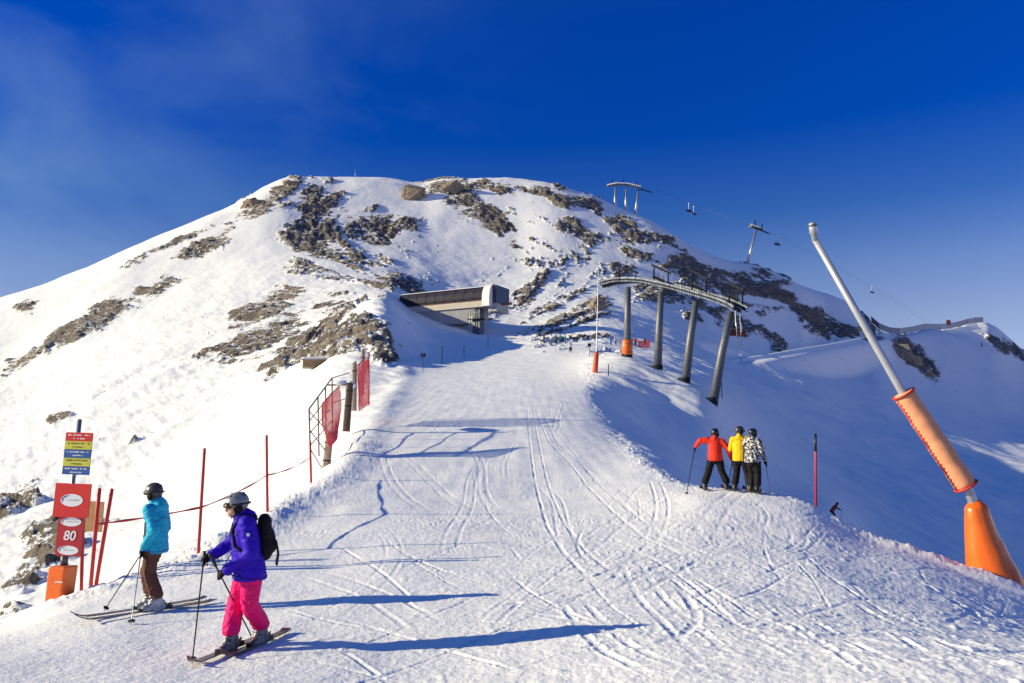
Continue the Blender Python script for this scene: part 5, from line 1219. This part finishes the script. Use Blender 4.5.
# ------------------------------------------------------------------ small markers, signs and nets further up
def marker(pb, h_px, label, head=None, r=.05, m='dark_steel', r0=60):
    b = hit(pb[0], pb[1], r0); d = b.y; h = h_px * d / FPX; t = thing("marker_post", label, "marker post", b, "small posts on the upper piste")
    mb = MB(); mb.tube([b - UP * .4, b + UP * h], r, 7); mb.build("post", M[m], t)
    if head == 'disc':
        mb = MB(); mb.disc(b + UP * h + Vector((0, -.08, 0)), (.28, 0, 0), (0, 0, .28), .04, 20); mb.build("round_sign", M['plastic'], t)
    if head == 'board':
        mb = MB(); mb.box(b + UP * (h + .3), (.42, 0, 0), (0, .03, 0), (0, 0, .36)); mb.build("sign_board", M['sign_white'], t)
    if head == 'pair':
        for k in (-.16, .16):
            mb = MB(); mb.disc(b + UP * h + Vector((k, -.08, 0)), (.15, 0, 0), (0, 0, .26), .04, 16); mb.build("round_sign", M['plastic'], t)
marker((423, 372), 17, "post with twin dark round signs in the shadow above the left bank", 'pair', .03)
marker((442, 364), 18, "plain dark post in the shadow right of the twin signs", None, .06)
marker((464, 357), 12, "short post in the shadow below the station column", None, .05)
marker((488, 348), 12, "faint short post in the shadow right of the station column", None, .05)
marker((589.5, 356), 11, "post with small round sign left of the red sleeved lance", 'disc', .04)
marker((608.5, 376), 12, "thin post on the mound right of the red sleeved lance", None, .05)
marker((741, 362), 6, "post with small white board beside the road on the right", 'board', .05)
marker((722, 398), 18, "thin post just right of the last lift pillar", None, .05)
marker((355, 181), 13, "thin mast on the left of the summit skyline", None, .10, 'steel', 150)
marker((396, 184), 7, "short mast on the summit skyline left of the crag", None, .09, 'steel', 150)
b = hit(639, 347, 80); t = thing("safety_net", "low red safety net right of the orange crash mat", "net", b); d = b.y
netting([at(638, 347.5, d), at(650, 347.5, d), at(650, 340.5, d), at(638, 341, d)], .16, .09, "mesh", M['net_red'], t, .05, 2)
for x in (638, 644, 650):
    mb = MB(); mb.tube([at(x, 349, d), at(x, 340, d)], .04, 6); mb.build("net_pole", M['red_paint'], t)
# netted road on the right ridge
def road_net():
    xs = [872, 880, 890, 900, 912, 925, 938, 950, 960, 968, 976, 984]; lo = [333, 336, 337.5, 338, 338, 337.5, 336, 334.5, 332.5, 330.5, 328.5, 327.5]; hi = [326, 328.5, 330, 331, 331, 330.5, 329, 327.5, 325.5, 323.5, 321.5, 321.5]
    pts = [at(x, l, 322) for x, l in zip(xs, lo)]; tp = [at(x, h, 322) for x, h in zip(xs, hi)]
    def crest_point(px, py):
        a, _ = ray(px, py); j = int(np.argmin(np.abs(az - math.atan2(float(a), 1)))); k0, k1 = int(np.searchsorted(rr, 255)), int(np.searchsorted(rr, 540))
        k = k0 + int(np.argmax(Z[k0:k1, j] / rr[k0:k1])); r = rr[k] - 1.5; return Vector((r * math.sin(az[j]), r * math.cos(az[j]), float(Z[k, j])))
    pts = [crest_point(x, y) for x, y in zip(xs, lo)]; tp = [p + UP * (2.3 + .002 * (p.y - 320)) for p in pts]
    t = thing("net_fence", "long violet safety net fence along the road on the right ridge", "net fence", pts[0])
    mb = MB()
    for i in range(len(xs) - 1):
        for k in range(9):
            a, b = pts[i].lerp(tp[i], k / 8), pts[i + 1].lerp(tp[i + 1], k / 8); mb.bar(a, b, .05, .16)
        for k in range(14): mb.bar(pts[i].lerp(pts[i + 1], k / 14), tp[i].lerp(tp[i + 1], k / 14), .14, .05, (0, 1, 0))
    mb.build("mesh", M['net_purple'], t)
    for p, q in zip(pts, tp):
        mb = MB(); mb.tube([p - UP * 1.2, q + UP * .25], .08, 6); mb.build("post", M['dark_steel'], t)
    mb = MB(); mb.tube([q + UP * .02 for q in tp], .07, 6); mb.build("top_cord", M['net_purple'], t)
    b = at(948, 331, 397); t = thing("road_sign", "reddish sign board on a pole above the netted road", "sign", b)
    mb = MB(); mb.tube([b - UP * 1.5, at(948, 320, 397)], .1, 6); mb.build("pole", M['dark_steel'], t)
    mb = MB(); c = at(948.5, 322.5, 396.7); mb.box(c, (1.2, .2, -.1), (0, .06, 0), (.1, 0, 1.25)); mb.build("sign_board", M['rust_cloth'], t)
road_net()
